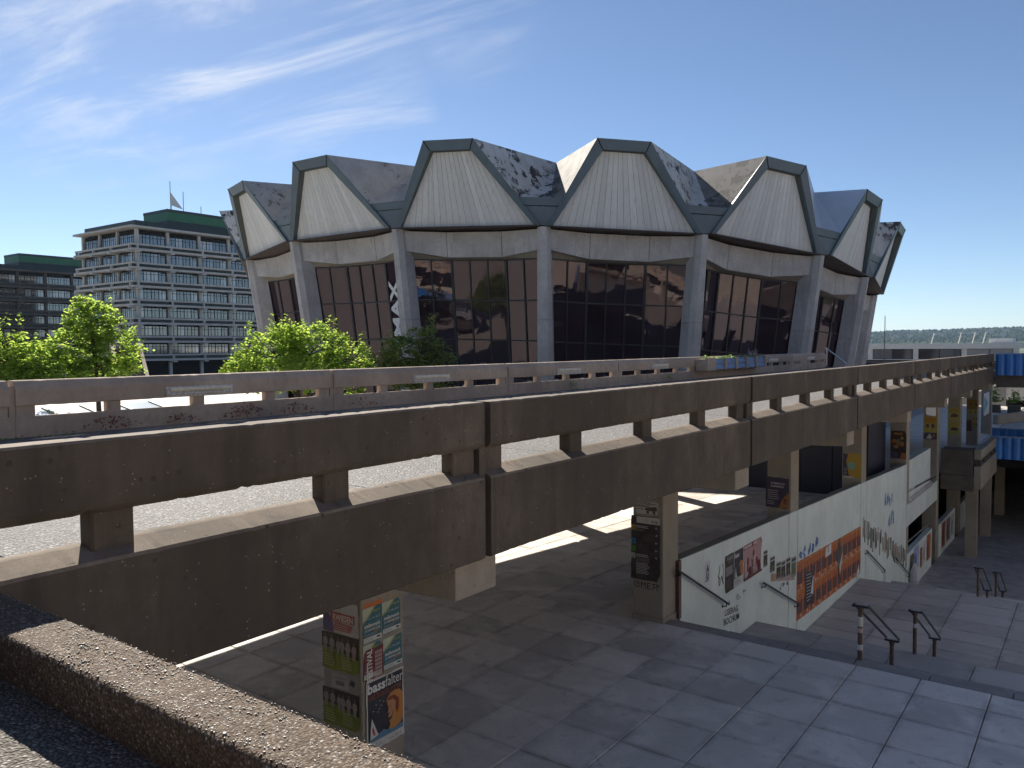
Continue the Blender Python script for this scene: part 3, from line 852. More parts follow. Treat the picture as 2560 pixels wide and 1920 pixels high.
# bays
panes_me = {}
for k in range(0, 12):
    t = PH+DL*k; n = hrad(t)
    L, Rr = CPOS[k-1], CPOS[k]
    ch = Rr-L; uu = ch.normalized()
    zt = lambda fr: L.z+(Rr.z-L.z)*fr-.16
    fr = [.045, .31, .69, .955]; ind = [.35, 1.35, 1.35, .35]; dp = [1.45, 1.85, 1.85, 1.45]
    Q = [V((L+ch*f_-n*i_).to_tuple()) for f_, i_ in zip(fr, ind)]
    for i in range(3):
        g_ = uu*.02
        a, b = Q[i]+g_, Q[i+1]-g_
        za, zb_ = zt(fr[i]), zt(fr[i+1])
        pts = [V((a.x,a.y,za)), V((b.x,b.y,zb_)), V((b.x,b.y,zb_-dp[i+1]))-n*dp[i+1]*.15, V((a.x,a.y,za-dp[i]))-n*dp[i]*.15]
        o = MB(); o.slab(pts, -n*.4); o.build('lintel_panel', m_grey, hall)
    # glazing line
    gi = [1.25, 2.3, 2.3, 1.25]
    def gp3(i, dz):
        q = L+ch*fr[i]-n*gi[i]; zz = zt(fr[i])-2.0-dz
        return V((q.x, q.y, zz))-n*.15*(2.0+dz)
    o = MB()
    for i in range(3):
        a = V((Q[i].x, Q[i].y, zt(fr[i])-dp[i]))-n*(dp[i]*.15+.38); b = V((Q[i+1].x, Q[i+1].y, zt(fr[i+1])-dp[i+1]))-n*(dp[i+1]*.15+.38)
        o.add([a, b, gp3(i+1, -.03), gp3(i, -.03)], [(0,1,2,3)])
    o.build('lintel_soffit', m_soffit if k > 9 else m_pillar, hall)
    if not (0 <= k <= 9): 
        o = MB(); o.add([gp3(0,0), gp3(1,0), gp3(2,0), gp3(3,0), gp3(3,12), gp3(2,12), gp3(1,12), gp3(0,12)], [(0,1,6,7),(1,2,5,6),(2,3,4,5)]); o.build('glass_wall', m_glass, hall)
        continue
    bars = MB()
    levels = [0, 3.05, 6.1, 9.15, 12.2]
    for i, npn in enumerate((2, 3, 2)):
        for j in range(npn+1):
            f0 = j/npn
            a = lerp(gp3(i, 0), gp3(i+1, 0), f0); b = lerp(gp3(i, 12.2), gp3(i+1, 12.2), f0)
            w = .055 if 0 < j < npn else .09
            e = (gp3(i+1,0)-gp3(i,0)).normalized()
            bars.loft([a-e*w, a+e*w, a+e*w+n*.09, a-e*w+n*.09], [b-e*w, b+e*w, b+e*w+n*.09, b-e*w+n*.09])
        for lv in levels:
            a, b = gp3(i, lv), gp3(i+1, lv)
            bars.loft([a+V((0,0,-.05)), a+V((0,0,.05)), a+V((0,0,.05))+n*.085, a+V((0,0,-.05))+n*.085], [b+V((0,0,-.05)), b+V((0,0,.05)), b+V((0,0,.05))+n*.085, b+V((0,0,-.05))+n*.085])
        for j in range(npn):
            for r in range(4):
                f0, f1 = j/npn, (j+1)/npn
                A = lerp(gp3(i, levels[r]), gp3(i+1, levels[r]), f0); B = lerp(gp3(i, levels[r]), gp3(i+1, levels[r]), f1)
                C = lerp(gp3(i, levels[r+1]), gp3(i+1, levels[r+1]), f1); D = lerp(gp3(i, levels[r+1]), gp3(i+1, levels[r+1]), f0)
                tw_ = n*random.uniform(-.012, .012); tv = n*random.uniform(-.012, .012)
                o = MB(); o.slab([A+tw_, B-tw_+tv, C, D+tv], -n*.02); o.build('glass_pane', m_glass, hall)
    bars.build('mullion_frame', m_mull, hall)
    if k == 3: BAY3 = ([gp3(2, 10.9), gp3(3, 10.9), gp3(2, 0), gp3(3, 0), gp3(2, 12)], n)
    if k == 4: BAY4 = ([gp3(1, 8.35), gp3(2, 8.35), gp3(2, 0), gp3(1, 0), gp3(2, 12)], n)
# dark drum behind the glass
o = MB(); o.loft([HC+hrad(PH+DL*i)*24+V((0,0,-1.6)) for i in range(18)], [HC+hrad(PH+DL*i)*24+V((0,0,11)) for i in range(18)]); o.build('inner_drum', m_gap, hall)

# text helper --------------------------------------------------------
def textmesh(s, size=1., bold=.0, space=1., align='LEFT'):
    c = bpy.data.curves.new('lettering', 'FONT'); c.body = s; c.size = size; c.space_character = space; c.align_x = align
    c.offset = bold; c.resolution_u = 2; c.fill_mode = 'FRONT'
    o = bpy.data.objects.new('tmp', c); COL.objects.link(o)
    me = bpy.data.meshes.new_from_object(o)
    bpy.data.objects.remove(o); bpy.data.curves.remove(c)
    return me
def text(s, o, r, u, size, mat, parent=None, bold=0., width=None, height=None, align='LEFT', name='lettering', space=1.):
    me = textmesh(s, 1., bold, space, align)
    r, u = V(r).normalized(), V(u).normalized()
    xs_ = [v.co.x for v in me.vertices] or [0, 1]; ys_ = [v.co.y for v in me.vertices] or [0, 1]
    sx = width/(max(xs_)-min(xs_)) if width else size
    sy = height/(max(ys_)-min(ys_)) if height else (sx if width and not size else size)
    x0 = min(xs_) if align == 'LEFT' else 0
    for v in me.vertices: v.co = V(o)+r*((v.co.x-x0)*sx)+u*(v.co.y*sy)
    me.materials.clear()
    return link(name, me, mat, parent)

# hall name running up the right edge of the third bay
m_sign = NT('white sign letters').done((.78, .79, .80), .5, .4)
(q0, q1, q2, q3, q4), n = BAY3
e = (q3-q2).normalized(); dnv = (q4-q2).normalized()
text('AUDIMAX', lerp(q0, q1, .56)+n*.16, -dnv, -e, None, m_sign, hall, .035, width=9.6, height=1.55, name='hall_lettering')
# round seal low in the fourth bay
(q0, q1, q2, q3, q4), n = BAY4
c = lerp(q0, q1, .50)+n*.05; e = (q2-q3).normalized(); up = -(q4-q2).normalized()
o = MB(); N = 28
for i in range(N):
    a0, a1 = 6.283*i/N, 6.283*(i+.6)/N
    o.add([c+(e*math.cos(q)+up*math.sin(q))*rr for q, rr in ((a0, .42), (a1, .42), (a1, .47), (a0, .47))], [(0,1,2,3)])
for x in (-.16, .12):
    o.add([c+e*(x+dx)+up*dy for dx, dy in ((-.08,-.3),(.06,-.3),(.1,.05),(.02,.3),(-.06,.3),(-.1,.05))], [(0,1,2,3,4,5)])
o.build('seal', flat((.45, .55, .68)), hall)

# ================================================================== OFFICE BLOCKS
def office(cx, cy, bx, by, ztop_, nfl, label, wmat=m_office, glassm=m_oglass, detail=True, ph=True, masts=True):
    b = empty('office_building'); tag(b, label, 'building', 'office blocks beyond the forum')
    P, bay = 3.58, 7.0
    Lx, Ly = bx*bay, by*bay
    z0 = ztop_-nfl*P
    # core and roof
    o = MB(); o.box(cx-Lx+.3, cx-.7, cy+.7, cy+Ly-.3, -2, ztop_-.3); o.build('core', m_gap, b)
    o = MB(); o.slab([(cx-Lx-.9, cy-1.3, ztop_-.15), (cx+1.3, cy-1.3, ztop_-.15), (cx+1.3, cy+Ly, ztop_-.15), (cx-Lx-.9, cy+Ly, ztop_-.15)], (0,0,.4)); o.build('roof_slab', wmat, b)
    o = MB(); o.box(cx-Lx+.5, cx-.5, cy+.5, cy+Ly-.5, ztop_+.25, ztop_+1.5); o.build('roof_parapet', m_roofdark, b)
    if ph:
        px0, py0 = cx-2.6, cy+8.6
        o = MB(); o.box(px0-9, px0, py0, cy+Ly+4, ztop_+.3, ztop_+2.6); r = o.build('roof_house', m_roofdark, b)
        o = MB(); o.box(px0-9.05, px0+.05, py0-.05, cy+Ly+4, ztop_+2.6, ztop_+4.3); o.build('green_band', m_green, r)
        o = MB(); o.box(px0-9.1, px0+.1, py0-.1, cy+Ly+4, ztop_+4.3, ztop_+4.9); o.build('roof_rim', m_roofdark, r)
        for dx, dy, h in () if not masts else ((-2.5, 2.2, 6.2), (-1.0, 4.2, 4.2), (-.6, 8.0, 1.6), (-3.5, 3.0, 2)):
            o = MB(); o.tube((px0+dx, py0+dy, ztop_+4.9), (px0+dx, py0+dy, ztop_+4.9+h), .07, 6); o.build('mast', m_mast, r)
        if masts: MB().slab([(px0-2.45, py0+2.2, ztop_+8.9), (px0-1.05, py0+4.1, ztop_+5.4), (px0-2.3, py0+2.2, ztop_+6.2)], (.05, 0, 0)).build('dish', m_bwhite, r)
    # frame and pane meshes shared by every window
    n = 4; w, h = bay-.75, 1.9
    fm = MB()
    for i in range(n+1): x = w*i/n; fm.box(x-.07, x+.07, -.05, .05, 0, h)
    for i in range(n): x = w*(i+.42)/n; fm.box(x-.04, x+.04, -.04, .04, 0, h)
    for zz in (0, h*.72, h): fm.box(0, w, -.045, .045, zz-.045, zz+.045)
    fme = fm.mesh('window'); fme.materials.append(m_roofdark)
    pm = MB(); pm.box(.08, w/n-.08, .0, .03, .05, h-.05); pme = pm.mesh('pane'); pme.materials.append(glassm)
    import copy
    for fl in range(nfl):
        zw = ztop_-.25-P*fl-1.9-.95
        faces = [('x', i) for i in range(bx)]+[('y', i) for i in range(by)]
        for d, i in faces:
            wobj = link('window', fme, None, b)
            if d == 'x': wobj.location = (cx-bay*(i+1)+.38, cy+.55, zw); rz = 0
            else: wobj.location = (cx-.55, cy+bay*i+.38, zw); rz = math.pi/2
            wobj.rotation_euler = (0, 0, rz)
            for j in range(n):
                p = link('pane', pme, None, wobj); p.location = (w*j/n, .01, 0)
        # rail, dark apron, ledge on both faces
        zz = zw
        for nm, z1, z2, off, mt in (('rail_band', -.42, -.08, .95, wmat), ('apron', -1.0, -.42, .55, m_roofdark), ('ledge', -1.42, -1.0, 1.15, wmat)):
            o = MB(); o.box(cx-Lx-(off if nm != 'apron' else 0), cx+off, cy-off, cy-off+.28, zz+z1, zz+z2); o.build(nm, mt, b)
            o = MB(); o.box(cx+off-.28, cx+off, cy-off+.285, cy+Ly, zz+z1, zz+z2); o.build(nm, mt, b)
        o = MB(); o.box(cx-Lx-1, cx+1.0, cy-1.0, cy+Ly, zz-1.40, zz-1.25); o.build('floor_slab', wmat, b)
        for i in range(bx+1):
            o = MB(); o.box(cx-bay*i-.55, cx-bay*i+.25, cy-1.5, cy+.2, zz-1.75, zz-1.45); o.build('bracket', wmat, b)
            o = MB(); o.box(cx-bay*i-.32, cx-bay*i+.02, cy-1.12, cy-.6, zz-.98, zz-.44); o.build('rail_post', wmat, b)
        for i in range(by+1):
            o = MB(); o.box(cx-.2, cx+1.5, cy+bay*i-.25, cy+bay*i+.55, zz-1.752, zz-1.452); o.build('bracket', wmat, b)
            o = MB(); o.box(cx+.6, cx+1.12, cy+bay*i-.1, cy+bay*i+.24, zz-.982, zz-.442); o.build('rail_post', wmat, b)
    for i in range(bx+1):
        o = MB(); o.box(cx-bay*i-.45, cx-bay*i+.15, cy+.25, cy+.85, -2, ztop_-.2); o.build('column', wmat, b)
    for i in range(1, by+1):
        o = MB(); o.box(cx-.85, cx-.25, cy+bay*i-.15, cy+bay*i+.45, -2, ztop_-.2); o.build('column', wmat, b)
    return b
office(-152.5, 83.6, 3, 6, 28.9, 7, 'pale eight-storey office block with a green-banded roof house behind the trees')
office(-232, 88.0, 2, 6, 26.2, 7, 'farther dark office block cut off by the left picture edge', wmat=m_dark, masts=False)

# added unseen library block: bounces warm fill light, cuts blue sky, mirrored in glass
m_lib = concrete('warm fill library concrete', (.46, .41, .35), .15, .3, 0, 0, 30)
lib = empty('added_library_block'); tag(lib, 'added unseen library block behind the viewer, a warm fill reflector mirrored in the hall glass', 'building')
for fl in range(4):
    zz = 3.6+3.6*fl
    MB().box(-40, 30, -25.4, -24, zz+2.1, zz+3.6).build('added_facade_band', m_lib, lib)
    MB().box(-40, 30, -25.2, -24.5, zz, zz+2.1).build('added_window_band', m_glass, lib)
    MB().box(30, 31.4, -24, 90, zz+2.1, zz+3.6).build('added_facade_band', m_lib, lib)
    MB().box(30.5, 31.2, -24, 90, zz, zz+2.1).build('added_window_band', m_glass, lib)
MB().box(-40, 31.4, -40, -25.4, -2, 18.2).build('core', m_lib, lib)  # mass of the added unseen block
MB().box(31.4, 46, -40, 90, -6, 18.2).build('core', m_lib, lib)  # mass of the added unseen block
MB().box(30, 31.4, -24, 90, -6, 3.6).build('added_base_wall', m_lib, lib)

# ================================================================== TREES
def tree(name, label, base, h0, lobes, nleaf, leafsize, mat, limbs=6, trunk_r=.16, spikes=0):
    t = empty(name); tag(t, label, 'tree', 'trees in front of the hall')
    rng = random.Random(hash(label) % 1000 if False else len(label)*7+nleaf)
    base = V(base)
    top = base+V((rng.uniform(-.2, .2), rng.uniform(-.2, .2), h0))
    o = MB(); o.tube(base, lerp(base, top, .5)+V((.05, 0, 0)), trunk_r, 9, trunk_r*.75); o.tube(lerp(base, top, .5)+V((.05, 0, 0)), top, trunk_r*.75, 9, trunk_r*.5)
    o.build('trunk', m_tree, t)
    lm = MB()
    for c, r in lobes:
        c = V(c)
        st = lerp(base, top, rng.uniform(.6, 1.0)); mid = lerp(st, c, .55)+V((rng.uniform(-.3, .3), rng.uniform(-.3, .3), rng.uniform(-.1, .3)))
        lm.tube(st, mid, trunk_r*.5, 6, trunk_r*.34); lm.tube(mid, c, trunk_r*.34, 6, trunk_r*.16)
        for q in range(5):
            e = c+V((rng.gauss(0, 1)*r[0], rng.gauss(0, 1)*r[1], rng.uniform(-.2, .9)*r[2]))*.75
            lm.tube(lerp(mid, c, rng.uniform(.3, 1)), e, trunk_r*.22, 5, trunk_r*.07)
    lm.build('limbs', m_tree, t)
    lf = MB()
    wts = [r[0]*r[1]*r[2] for c, r in lobes]
    # clumps of leaves gathered at twig ends
    ncl = nleaf//34
    for q in range(ncl):
        c, r = rng.choices(lobes, wts)[0]
        while True:
            d = V((rng.uniform(-1, 1), rng.uniform(-1, 1), rng.uniform(-1, 1)))
            if .05 < d.length <= 1: break
        d = d.normalized()*(d.length**.38)
        d *= rng.uniform(.82, 1.14)
        cc = V(c)+V((d.x*r[0], d.y*r[1], d.z*r[2]))
        cs = rng.uniform(.14, .34)
        for i in range(26):
            p = cc+V((rng.gauss(0, cs*.6), rng.gauss(0, cs*.6), rng.gauss(0, cs*.42)))
            a = rng.uniform(0, 6.283); tilt = rng.gauss(0, .7); s = leafsize*rng.uniform(.6, 1.3)
            ux = V((math.cos(a), math.sin(a), math.sin(tilt)*.7)).normalized(); uy = ux.cross(V((rng.gauss(0,.5), rng.gauss(0,.5), 1))).normalized()
            lf.add([p-ux*s*.6, p-uy*s*.42+ux*s*.05, p+ux*s*.6, p+uy*s*.42+ux*s*.05], [(0,1,2,3)])
    for q in range(spikes):
        c, r = rng.choices(lobes, wts)[0]
        a = rng.uniform(0, 6.283); st = V(c)+V((math.cos(a)*r[0]*.7, math.sin(a)*r[1]*.7, r[2]*.65))
        ln = rng.uniform(.5, 1.1)
        for i in range(int(ln*26)):
            p = st+V((0, 0, ln*i/26/ln*ln))+V((rng.gauss(0,.07), rng.gauss(0,.07), 0)); p.z = st.z+ln*rng.random()
            b = rng.uniform(0, 6.283); s = leafsize*rng.uniform(.6, 1.1); ux = V((math.cos(b), math.sin(b), rng.gauss(0,.5))).normalized(); uy = ux.cross(V((0,0,1))).normalized()
            lf.add([p-ux*s*.6, p-uy*s*.4, p+ux*s*.6, p+uy*s*.4], [(0,1,2,3)])
    me = lf.mesh('crown'); link('crown', me, mat, t)
    return t
tree('maple_tree', 'tall bright green maple with its trunk showing, left of the office stairs', (-42.25, 21.05, -0.37), 5.6,
     [((-42.48, 20.99, 6.60), (1.29, 1.29, 1.04)), ((-41.36, 21.74, 5.20), (1.08, 1.08, 0.87)), ((-43.37, 20.26, 5.30), (1.29, 1.29, 1.00)), ((-42.09, 21.14, 4.10), (1.46, 1.46, 0.83)), ((-43.33, 19.60, 4.02), (1.23, 1.23, 0.93)), ((-41.98, 22.47, 4.28), (0.64, 0.64, 0.53)), ((-42.83, 20.78, 7.33), (0.58, 0.58, 0.54))], 15000, .17, m_leaf, spikes=26)
tree('maple_tree', 'bright green maple cut off by the left picture edge', (-43.85, 17.39, -0.24), 5.0,
     [((-43.87, 17.43, 5.67), (0.89, 0.89, 0.95)), ((-43.05, 17.97, 4.57), (1.49, 1.49, 0.99)), ((-44.80, 16.68, 4.69), (1.39, 1.39, 1.09)), ((-41.86, 18.18, 3.79), (1.17, 1.17, 0.88)), ((-42.88, 16.78, 3.34), (1.74, 1.74, 0.87)), ((-44.36, 17.11, 6.36), (0.52, 0.52, 0.36))], 13000, .17, m_leaf, spikes=14)
tree('maple_tree', 'broad low yellow-green maple in front of the left gables of the hall', (-35.51, 28.51, -0.66), 4.2,
     [((-36.66, 27.68, 4.97), (1.74, 1.74, 1.35)), ((-34.73, 29.12, 5.21), (1.74, 1.74, 1.26)), ((-33.31, 30.12, 4.50), (1.31, 1.31, 1.05)), ((-35.58, 28.41, 3.87), (3.27, 2.40, 1.09)), ((-37.69, 26.86, 3.89), (1.31, 1.31, 1.05)), ((-35.97, 28.23, 5.61), (1.31, 1.31, 0.87)), ((-32.74, 29.86, 3.43), (1.29, 1.29, 0.86)), ((-37.72, 26.92, 5.19), (0.61, 0.61, 0.78))], 22000, .16, m_leaf, spikes=46)
tree('maple_tree', 'dull dark green tree below the big white hall letters', (-32.59, 34.39, -0.88), 4.4,
     [((-32.97, 34.12, 4.67), (1.44, 1.44, 1.21)), ((-32.04, 34.84, 5.36), (1.05, 1.05, 1.05)), ((-33.80, 33.49, 4.33), (1.05, 1.05, 0.89)), ((-31.19, 35.44, 4.88), (0.79, 0.79, 0.51)), ((-32.38, 34.49, 3.62), (2.21, 2.21, 0.93)), ((-30.57, 35.25, 4.31), (0.65, 0.65, 0.46))], 12000, .16, m_leaf2, spikes=24)

# ================================================================== POSTERS, SIGNS AND GRAFFITI
class Sheet:
    # flat paper on a surface: o = lower-left corner, r = right, u = up, n = outward
    def __init__(s, name, label, cat, o, r, u, w, h, col, parent=None, group=None, lift=.004, skew=0., curl=0.):
        s.r, s.u = V(r).normalized(), V(u).normalized(); s.n = s.r.cross(s.u).normalized(); s.o = V(o)+s.n*lift; s.w, s.h = w, h
        s.skew = skew; s.k = 0
        m = MB(); N = 9; rg = random.Random(len(label)*13+int(abs(s.o.y)*100)); rag = min(w, h)*.012+.001
        pts = []
        for i in range(N+1):
            for j in range(N+1):
                a, b = i/N, j/N
                e = .0015*rg.random()+ (curl*(a*b)**6 if curl else 0)
                da = rg.uniform(-rag, rag) if i in (0, N) else 0; db = rg.uniform(-rag, rag) if j in (0, N) else 0
                if i in (0, N) and j in (0, N) and rg.random() < .3: da += (w*.06 if i == 0 else -w*.06); db += (h*.05 if j == 0 else -h*.05)
                pts.append(s.pt(a*w+da, b*h+db, -.002)+s.n*e)
        fs = [(i*(N+1)+j, (i+1)*(N+1)+j, (i+1)*(N+1)+j+1, i*(N+1)+j+1) for i in range(N) for j in range(N)]
        m.add(pts, fs)
        s.ob = m.build(name, flat(col), parent)
        if parent is None: tag(s.ob, label, cat, group)
    def pt(s, x, y, d=0.):
        return s.o+s.r*x+s.u*(y+s.skew*x)+s.n*d
    def lay(s): s.k += 1; return .0012+.0007*s.k
    def rect(s, x0, y0, x1, y1, c, name='print'):
        d = s.lay(); m = MB(); m.poly([s.pt(x0,y0,d), s.pt(x1,y0,d), s.pt(x1,y1,d), s.pt(x0,y1,d)]); return m.build(name, flat(c), s.ob)
    def poly(s, P, c, name='print'):
        d = s.lay(); m = MB(); m.poly([s.pt(x,y,d) for x, y in P]); return m.build(name, flat(c), s.ob)
    def many(s, polys, c, name='print'):
        d = s.lay(); m = MB()
        for P in polys: m.poly([s.pt(x,y,d) for x, y in P])
        return m.build(name, flat(c), s.ob)
    def txt(s, t, x, y, w=None, h=None, c=(.7,.7,.68), up=False, bold=0., size=None):
        d = s.lay(); r2 = (s.r+s.u*s.skew).normalized()
        r, u = (s.u, -r2) if up else (r2, s.u)
        return text(t, s.pt(x, y, d), r, u, size, flat(c), s.ob, bold, width=w, height=h)
    def lines(s, x, y, w, n, dy, c, th=.3, rag=.3):
        rng = random.Random(n*31+int(w*1000))
        s.many([[(x, y-dy*i), (x+w*(1-rag*rng.random()), y-dy*i), (x+w*(1-rag*rng.random())*0+w*(1-rag*rng.random()), y-dy*i+dy*th), (x, y-dy*i+dy*th)] for i in range(n)], c, 'small_print')
    def tear(s, P, c=(.62,.62,.6)): s.poly(P, c, 'torn_edge')
def ell(cx, cy, rx, ry, n=14, a0=0, a1=6.2832): return [(cx+rx*math.cos(a0+(a1-a0)*i/n), cy+ry*math.sin(a0+(a1-a0)*i/n)) for i in range(n)]
RY, RX, UP = (0, 1, 0), (1, 0, 0), (0, 0, 1)

# --- pillar nearest the camera, face towards the court
PX, PYF = -6.53, 6.03
def onpx(y, z): return (PX, y, z)
WH = (.60, .60, .57)
def jobfair(y, z, w, h, label, torn=False):
    s = Sheet('poster', label, 'poster', onpx(y, z), RY, UP, w, h, (.035, .14, .19), group='job fair posters')
    s.poly([(0, h*.62), (w*.3, h*.78), (w*.62, h), (0, h)], (.45, .52, .40))
    s.poly([(0, h*.56), (w*.35, h*.74), (w*.72, h), (w*.62, h), (w*.3, h*.78), (0, h*.62)], (.28, .30, .10))
    s.txt('GRATIS', w*.56, h*.84, w*.36, h*.06, (.35, .50, .06), bold=.02)
    s.txt('14.-15. Mai 2019', w*.16, h*.66, w*.74, h*.05, (.55, .58, .55))
    s.txt('stellenwerk', w*.08, h*.44, w*.84, h*.12, (.66, .68, .66), bold=.02)
    s.txt('JOBMESSE', w*.08, h*.33, w*.84, h*.09, (.66, .68, .66), bold=.01)
    s.rect(w*.55, h*.28, w*.85, h*.31, (.40, .14, .03))
    s.lines(w*.08, h*.25, w*.7, 2, h*.04, (.35, .40, .42))
    s.rect(w*.02, h*.03, w*.98, h*.17, (.55, .60, .57)); s.rect(w*.72, h*.08, w*.9, h*.13, (.03, .04, .05))
    s.lines(w*.07, h*.12, w*.5, 2, h*.05, (.2, .25, .27))
    return s
jobfair(6.05, 1.88, .285, .395, 'upper left blue-green job fair poster on the nearest pillar')
jobfair(6.345, 1.905, .295, .37, 'upper right blue-green job fair poster on the nearest pillar')
jobfair(6.05, 1.47, .28, .395, 'lower left job fair poster mostly hidden by the red festival strip')
s = jobfair(6.355, 1.49, .30, .365, 'lower right crumpled job fair poster above the hooded man')
s = Sheet('poster_scrap', 'torn orange paper scrap at the top of the nearest pillar', 'poster', onpx(6.08, 2.275), RY, UP, .28, .05, (.55, .16, .04))
s = Sheet('poster', 'dark red strip poster with big white upright lettering on the nearest pillar', 'poster', onpx(6.06, 1.44), RY, UP, .29, .37, (.16, .03, .035), lift=.012)
s.txt('FESTIVAL', .115, .01, .36, .085, (.68,.66,.62), up=True, bold=.03)
s.rect(.135, .0, .145, .36, (.4,.05,.04))
s.many([[(.16+.028*i, .02+.045*j), (.183+.028*i, .02+.045*j), (.183+.028*i, .055+.045*j), (.16+.028*i, .055+.045*j)] for i in range(4) for j in range(7)], (.38,.30,.29), 'small_print')
w, h = .585, .80
s = Sheet('poster', 'large dark gig poster with an orange hooded man on the nearest pillar', 'poster', onpx(6.075, .655), RY, UP, w, h, WH, lift=.02)
s.rect(.02, .10, w-.02, h-.02, (.022, .025, .04))
s.txt('bass', .02, .655, .27, .12, (.70,.70,.68), bold=.03); s.txt('falter', .295, .655, .27, .12, (.66,.66,.64))
s.txt('ELECTROSOUL SYSTEM', .035, .575, .50, .055, (.26, .075, .03), bold=.02)
s.many([ell(x, y, .006, .006, 6) for x, y in ((.14,.5),(.2,.53),(.1,.44),(.19,.44),(.22,.47),(.5,.56),(.17,.41),(.26,.5))], (.7,.7,.68), 'stars')
s.poly([(.30,.50),(.36,.56),(.44,.575),(.52,.555),(.565,.50),(.565,.22),(.52,.16),(.40,.13),(.30,.12),(.36,.20),(.34,.26),(.33,.30),(.345,.36),(.33,.40)], (.50, .22, .045))
s.poly([(.30,.50),(.36,.525),(.43,.52),(.50,.46),(.50,.36),(.47,.29),(.44,.36),(.45,.44),(.40,.485),(.345,.48)], (.22, .05, .02))
s.poly([(.345,.48),(.40,.485),(.435,.44),(.43,.36),(.39,.30),(.335,.28),(.325,.30),(.335,.33),(.315,.345),(.335,.40),(.34,.44)], (.46, .24, .12))
s.poly([(.335,.28),(.385,.30),(.41,.36),(.40,.31),(.37,.255),(.335,.255)], (.05, .03, .02))
s.rect(.345, .405, .375, .412, (.04,.02,.02)); s.poly([(.32,.335),(.35,.335),(.35,.343),(.325,.343)], (.05,.02,.02))
s.poly([(.04,.12),(.05,.26),(.07,.37),(.10,.30),(.16,.17),(.22,.14),(.13,.14)], (.60,.62,.62)); s.poly([(.07,.24),(.085,.28),(.12,.17),(.09,.17)], (.45,.06,.04))
s.poly([(.02,.10),(.02,.13),(.14,.15),(.25,.19),(.31,.155),(.40,.14),(.56,.16),(.56,.10)], (.10,.22,.34))
s.txt('14.6.2019', .32, .03, .20, .035, (.2,.22,.24)); s.lines(.04, .06, .24, 2, .025, (.35,.37,.38))
# --- face towards the camera
def onpy(x, z): return (x, PYF, z)
s = Sheet('poster', 'torn purple and red festival poster at the top of the nearest pillar', 'poster', onpy(-7.15, 1.945), RX, UP, .585, .38, (.50,.47,.44))
s.poly([(0,0),(.18,.0),(.16,.14),(.10,.20),(0,.2)], (.12,.10,.22)); s.rect(.13, .14, .52, .235, (.38,.06,.05)); s.txt('RWIESEN', .17, .15, .33, .075, (.62,.58,.54), bold=.03)
s.poly([(.16,.03),(.45,.04),(.50,.12),(.2,.13)], (.42,.14,.12)); s.poly([(.3,.25),(.58,.25),(.58,.38),(.35,.35)], (.52,.52,.50)); s.lines(.2, .10, .25, 3, .025, (.5,.4,.36))
def football(z, label):
    w, h = .60, .42
    s = Sheet('poster', label, 'poster', onpy(-7.17, z), RX, UP, w, h, (.20,.24,.035), group='green football posters', lift=.008, skew=.03)
    s.poly([(0,h*.60),(w*.45,h*.58),(w,h*.42),(w,h),(0,h)], (.055,.045,.04))
    rng = random.Random(3)
    for i, cx in enumerate((.06,.17,.28,.345,.44,.54)):
        cy = h*(.62-.10*(cx/.6)); k = rng.uniform(.9,1.15)
        s.poly(ell(cx, cy+.135*k, .014, .019, 9), (.20+.06*rng.random(),.13,.10), 'figure')
        s.many([[(cx-.03*k,cy+.03),(cx+.03*k,cy+.03),(cx+.027*k,cy+.105*k),(cx,cy+.118*k),(cx-.027*k,cy+.105*k)], [(cx-.022,cy-.05),(cx-.004,cy-.05),(cx,cy+.03),(cx-.026,cy+.03)], [(cx+.004,cy-.05),(cx+.022,cy-.05),(cx+.026,cy+.03),(cx,cy+.03)], [(cx-.045*k,cy+.04),(cx-.03*k,cy+.03),(cx-.024*k,cy+.10),(cx-.033*k,cy+.105)], [(cx+.03*k,cy+.03),(cx+.045*k,cy+.04),(cx+.033*k,cy+.105),(cx+.024*k,cy+.10)]], (.27+.10*rng.random(),.27,.26), 'figure')
    for x in (.05, .34): s.lines(x, h*.40, .19, 5, .03, (.36,.40,.14), .55)
    s.rect(.295, 0, .30, h*.55, (.30,.34,.10)); s.lines(.02, .03, .1, 1, .03, (.1,.11,.02))
    return s
football(1.505, 'green football poster with a row of players, upper one on the nearest pillar')
s = Sheet('poster', 'bare grey torn paper between the two football posters', 'poster', onpy(-7.15, 1.27), RX, UP, .58, .25, (.30,.28,.25), skew=.06)
s.poly([(.42,.10),(.5,.08),(.52,.14),(.46,.16)], (.05,.05,.05))
s = Sheet('flyer', 'white flyer with a grey photo between the two football posters', 'flyer', onpy(-7.015, 1.305), RX, UP, .28, .17, (.40,.39,.38), lift=.008, skew=.06)
s.txt('Summer School', .035, .12, .21, .022, (.08,.08,.09)); s.rect(.07, .04, .21, .09, (.17,.165,.16)); s.lines(.09, .105, .1, 1, .02, (.2,.2,.2))
football(.865, 'green football poster with a row of players, lower one on the nearest pillar')

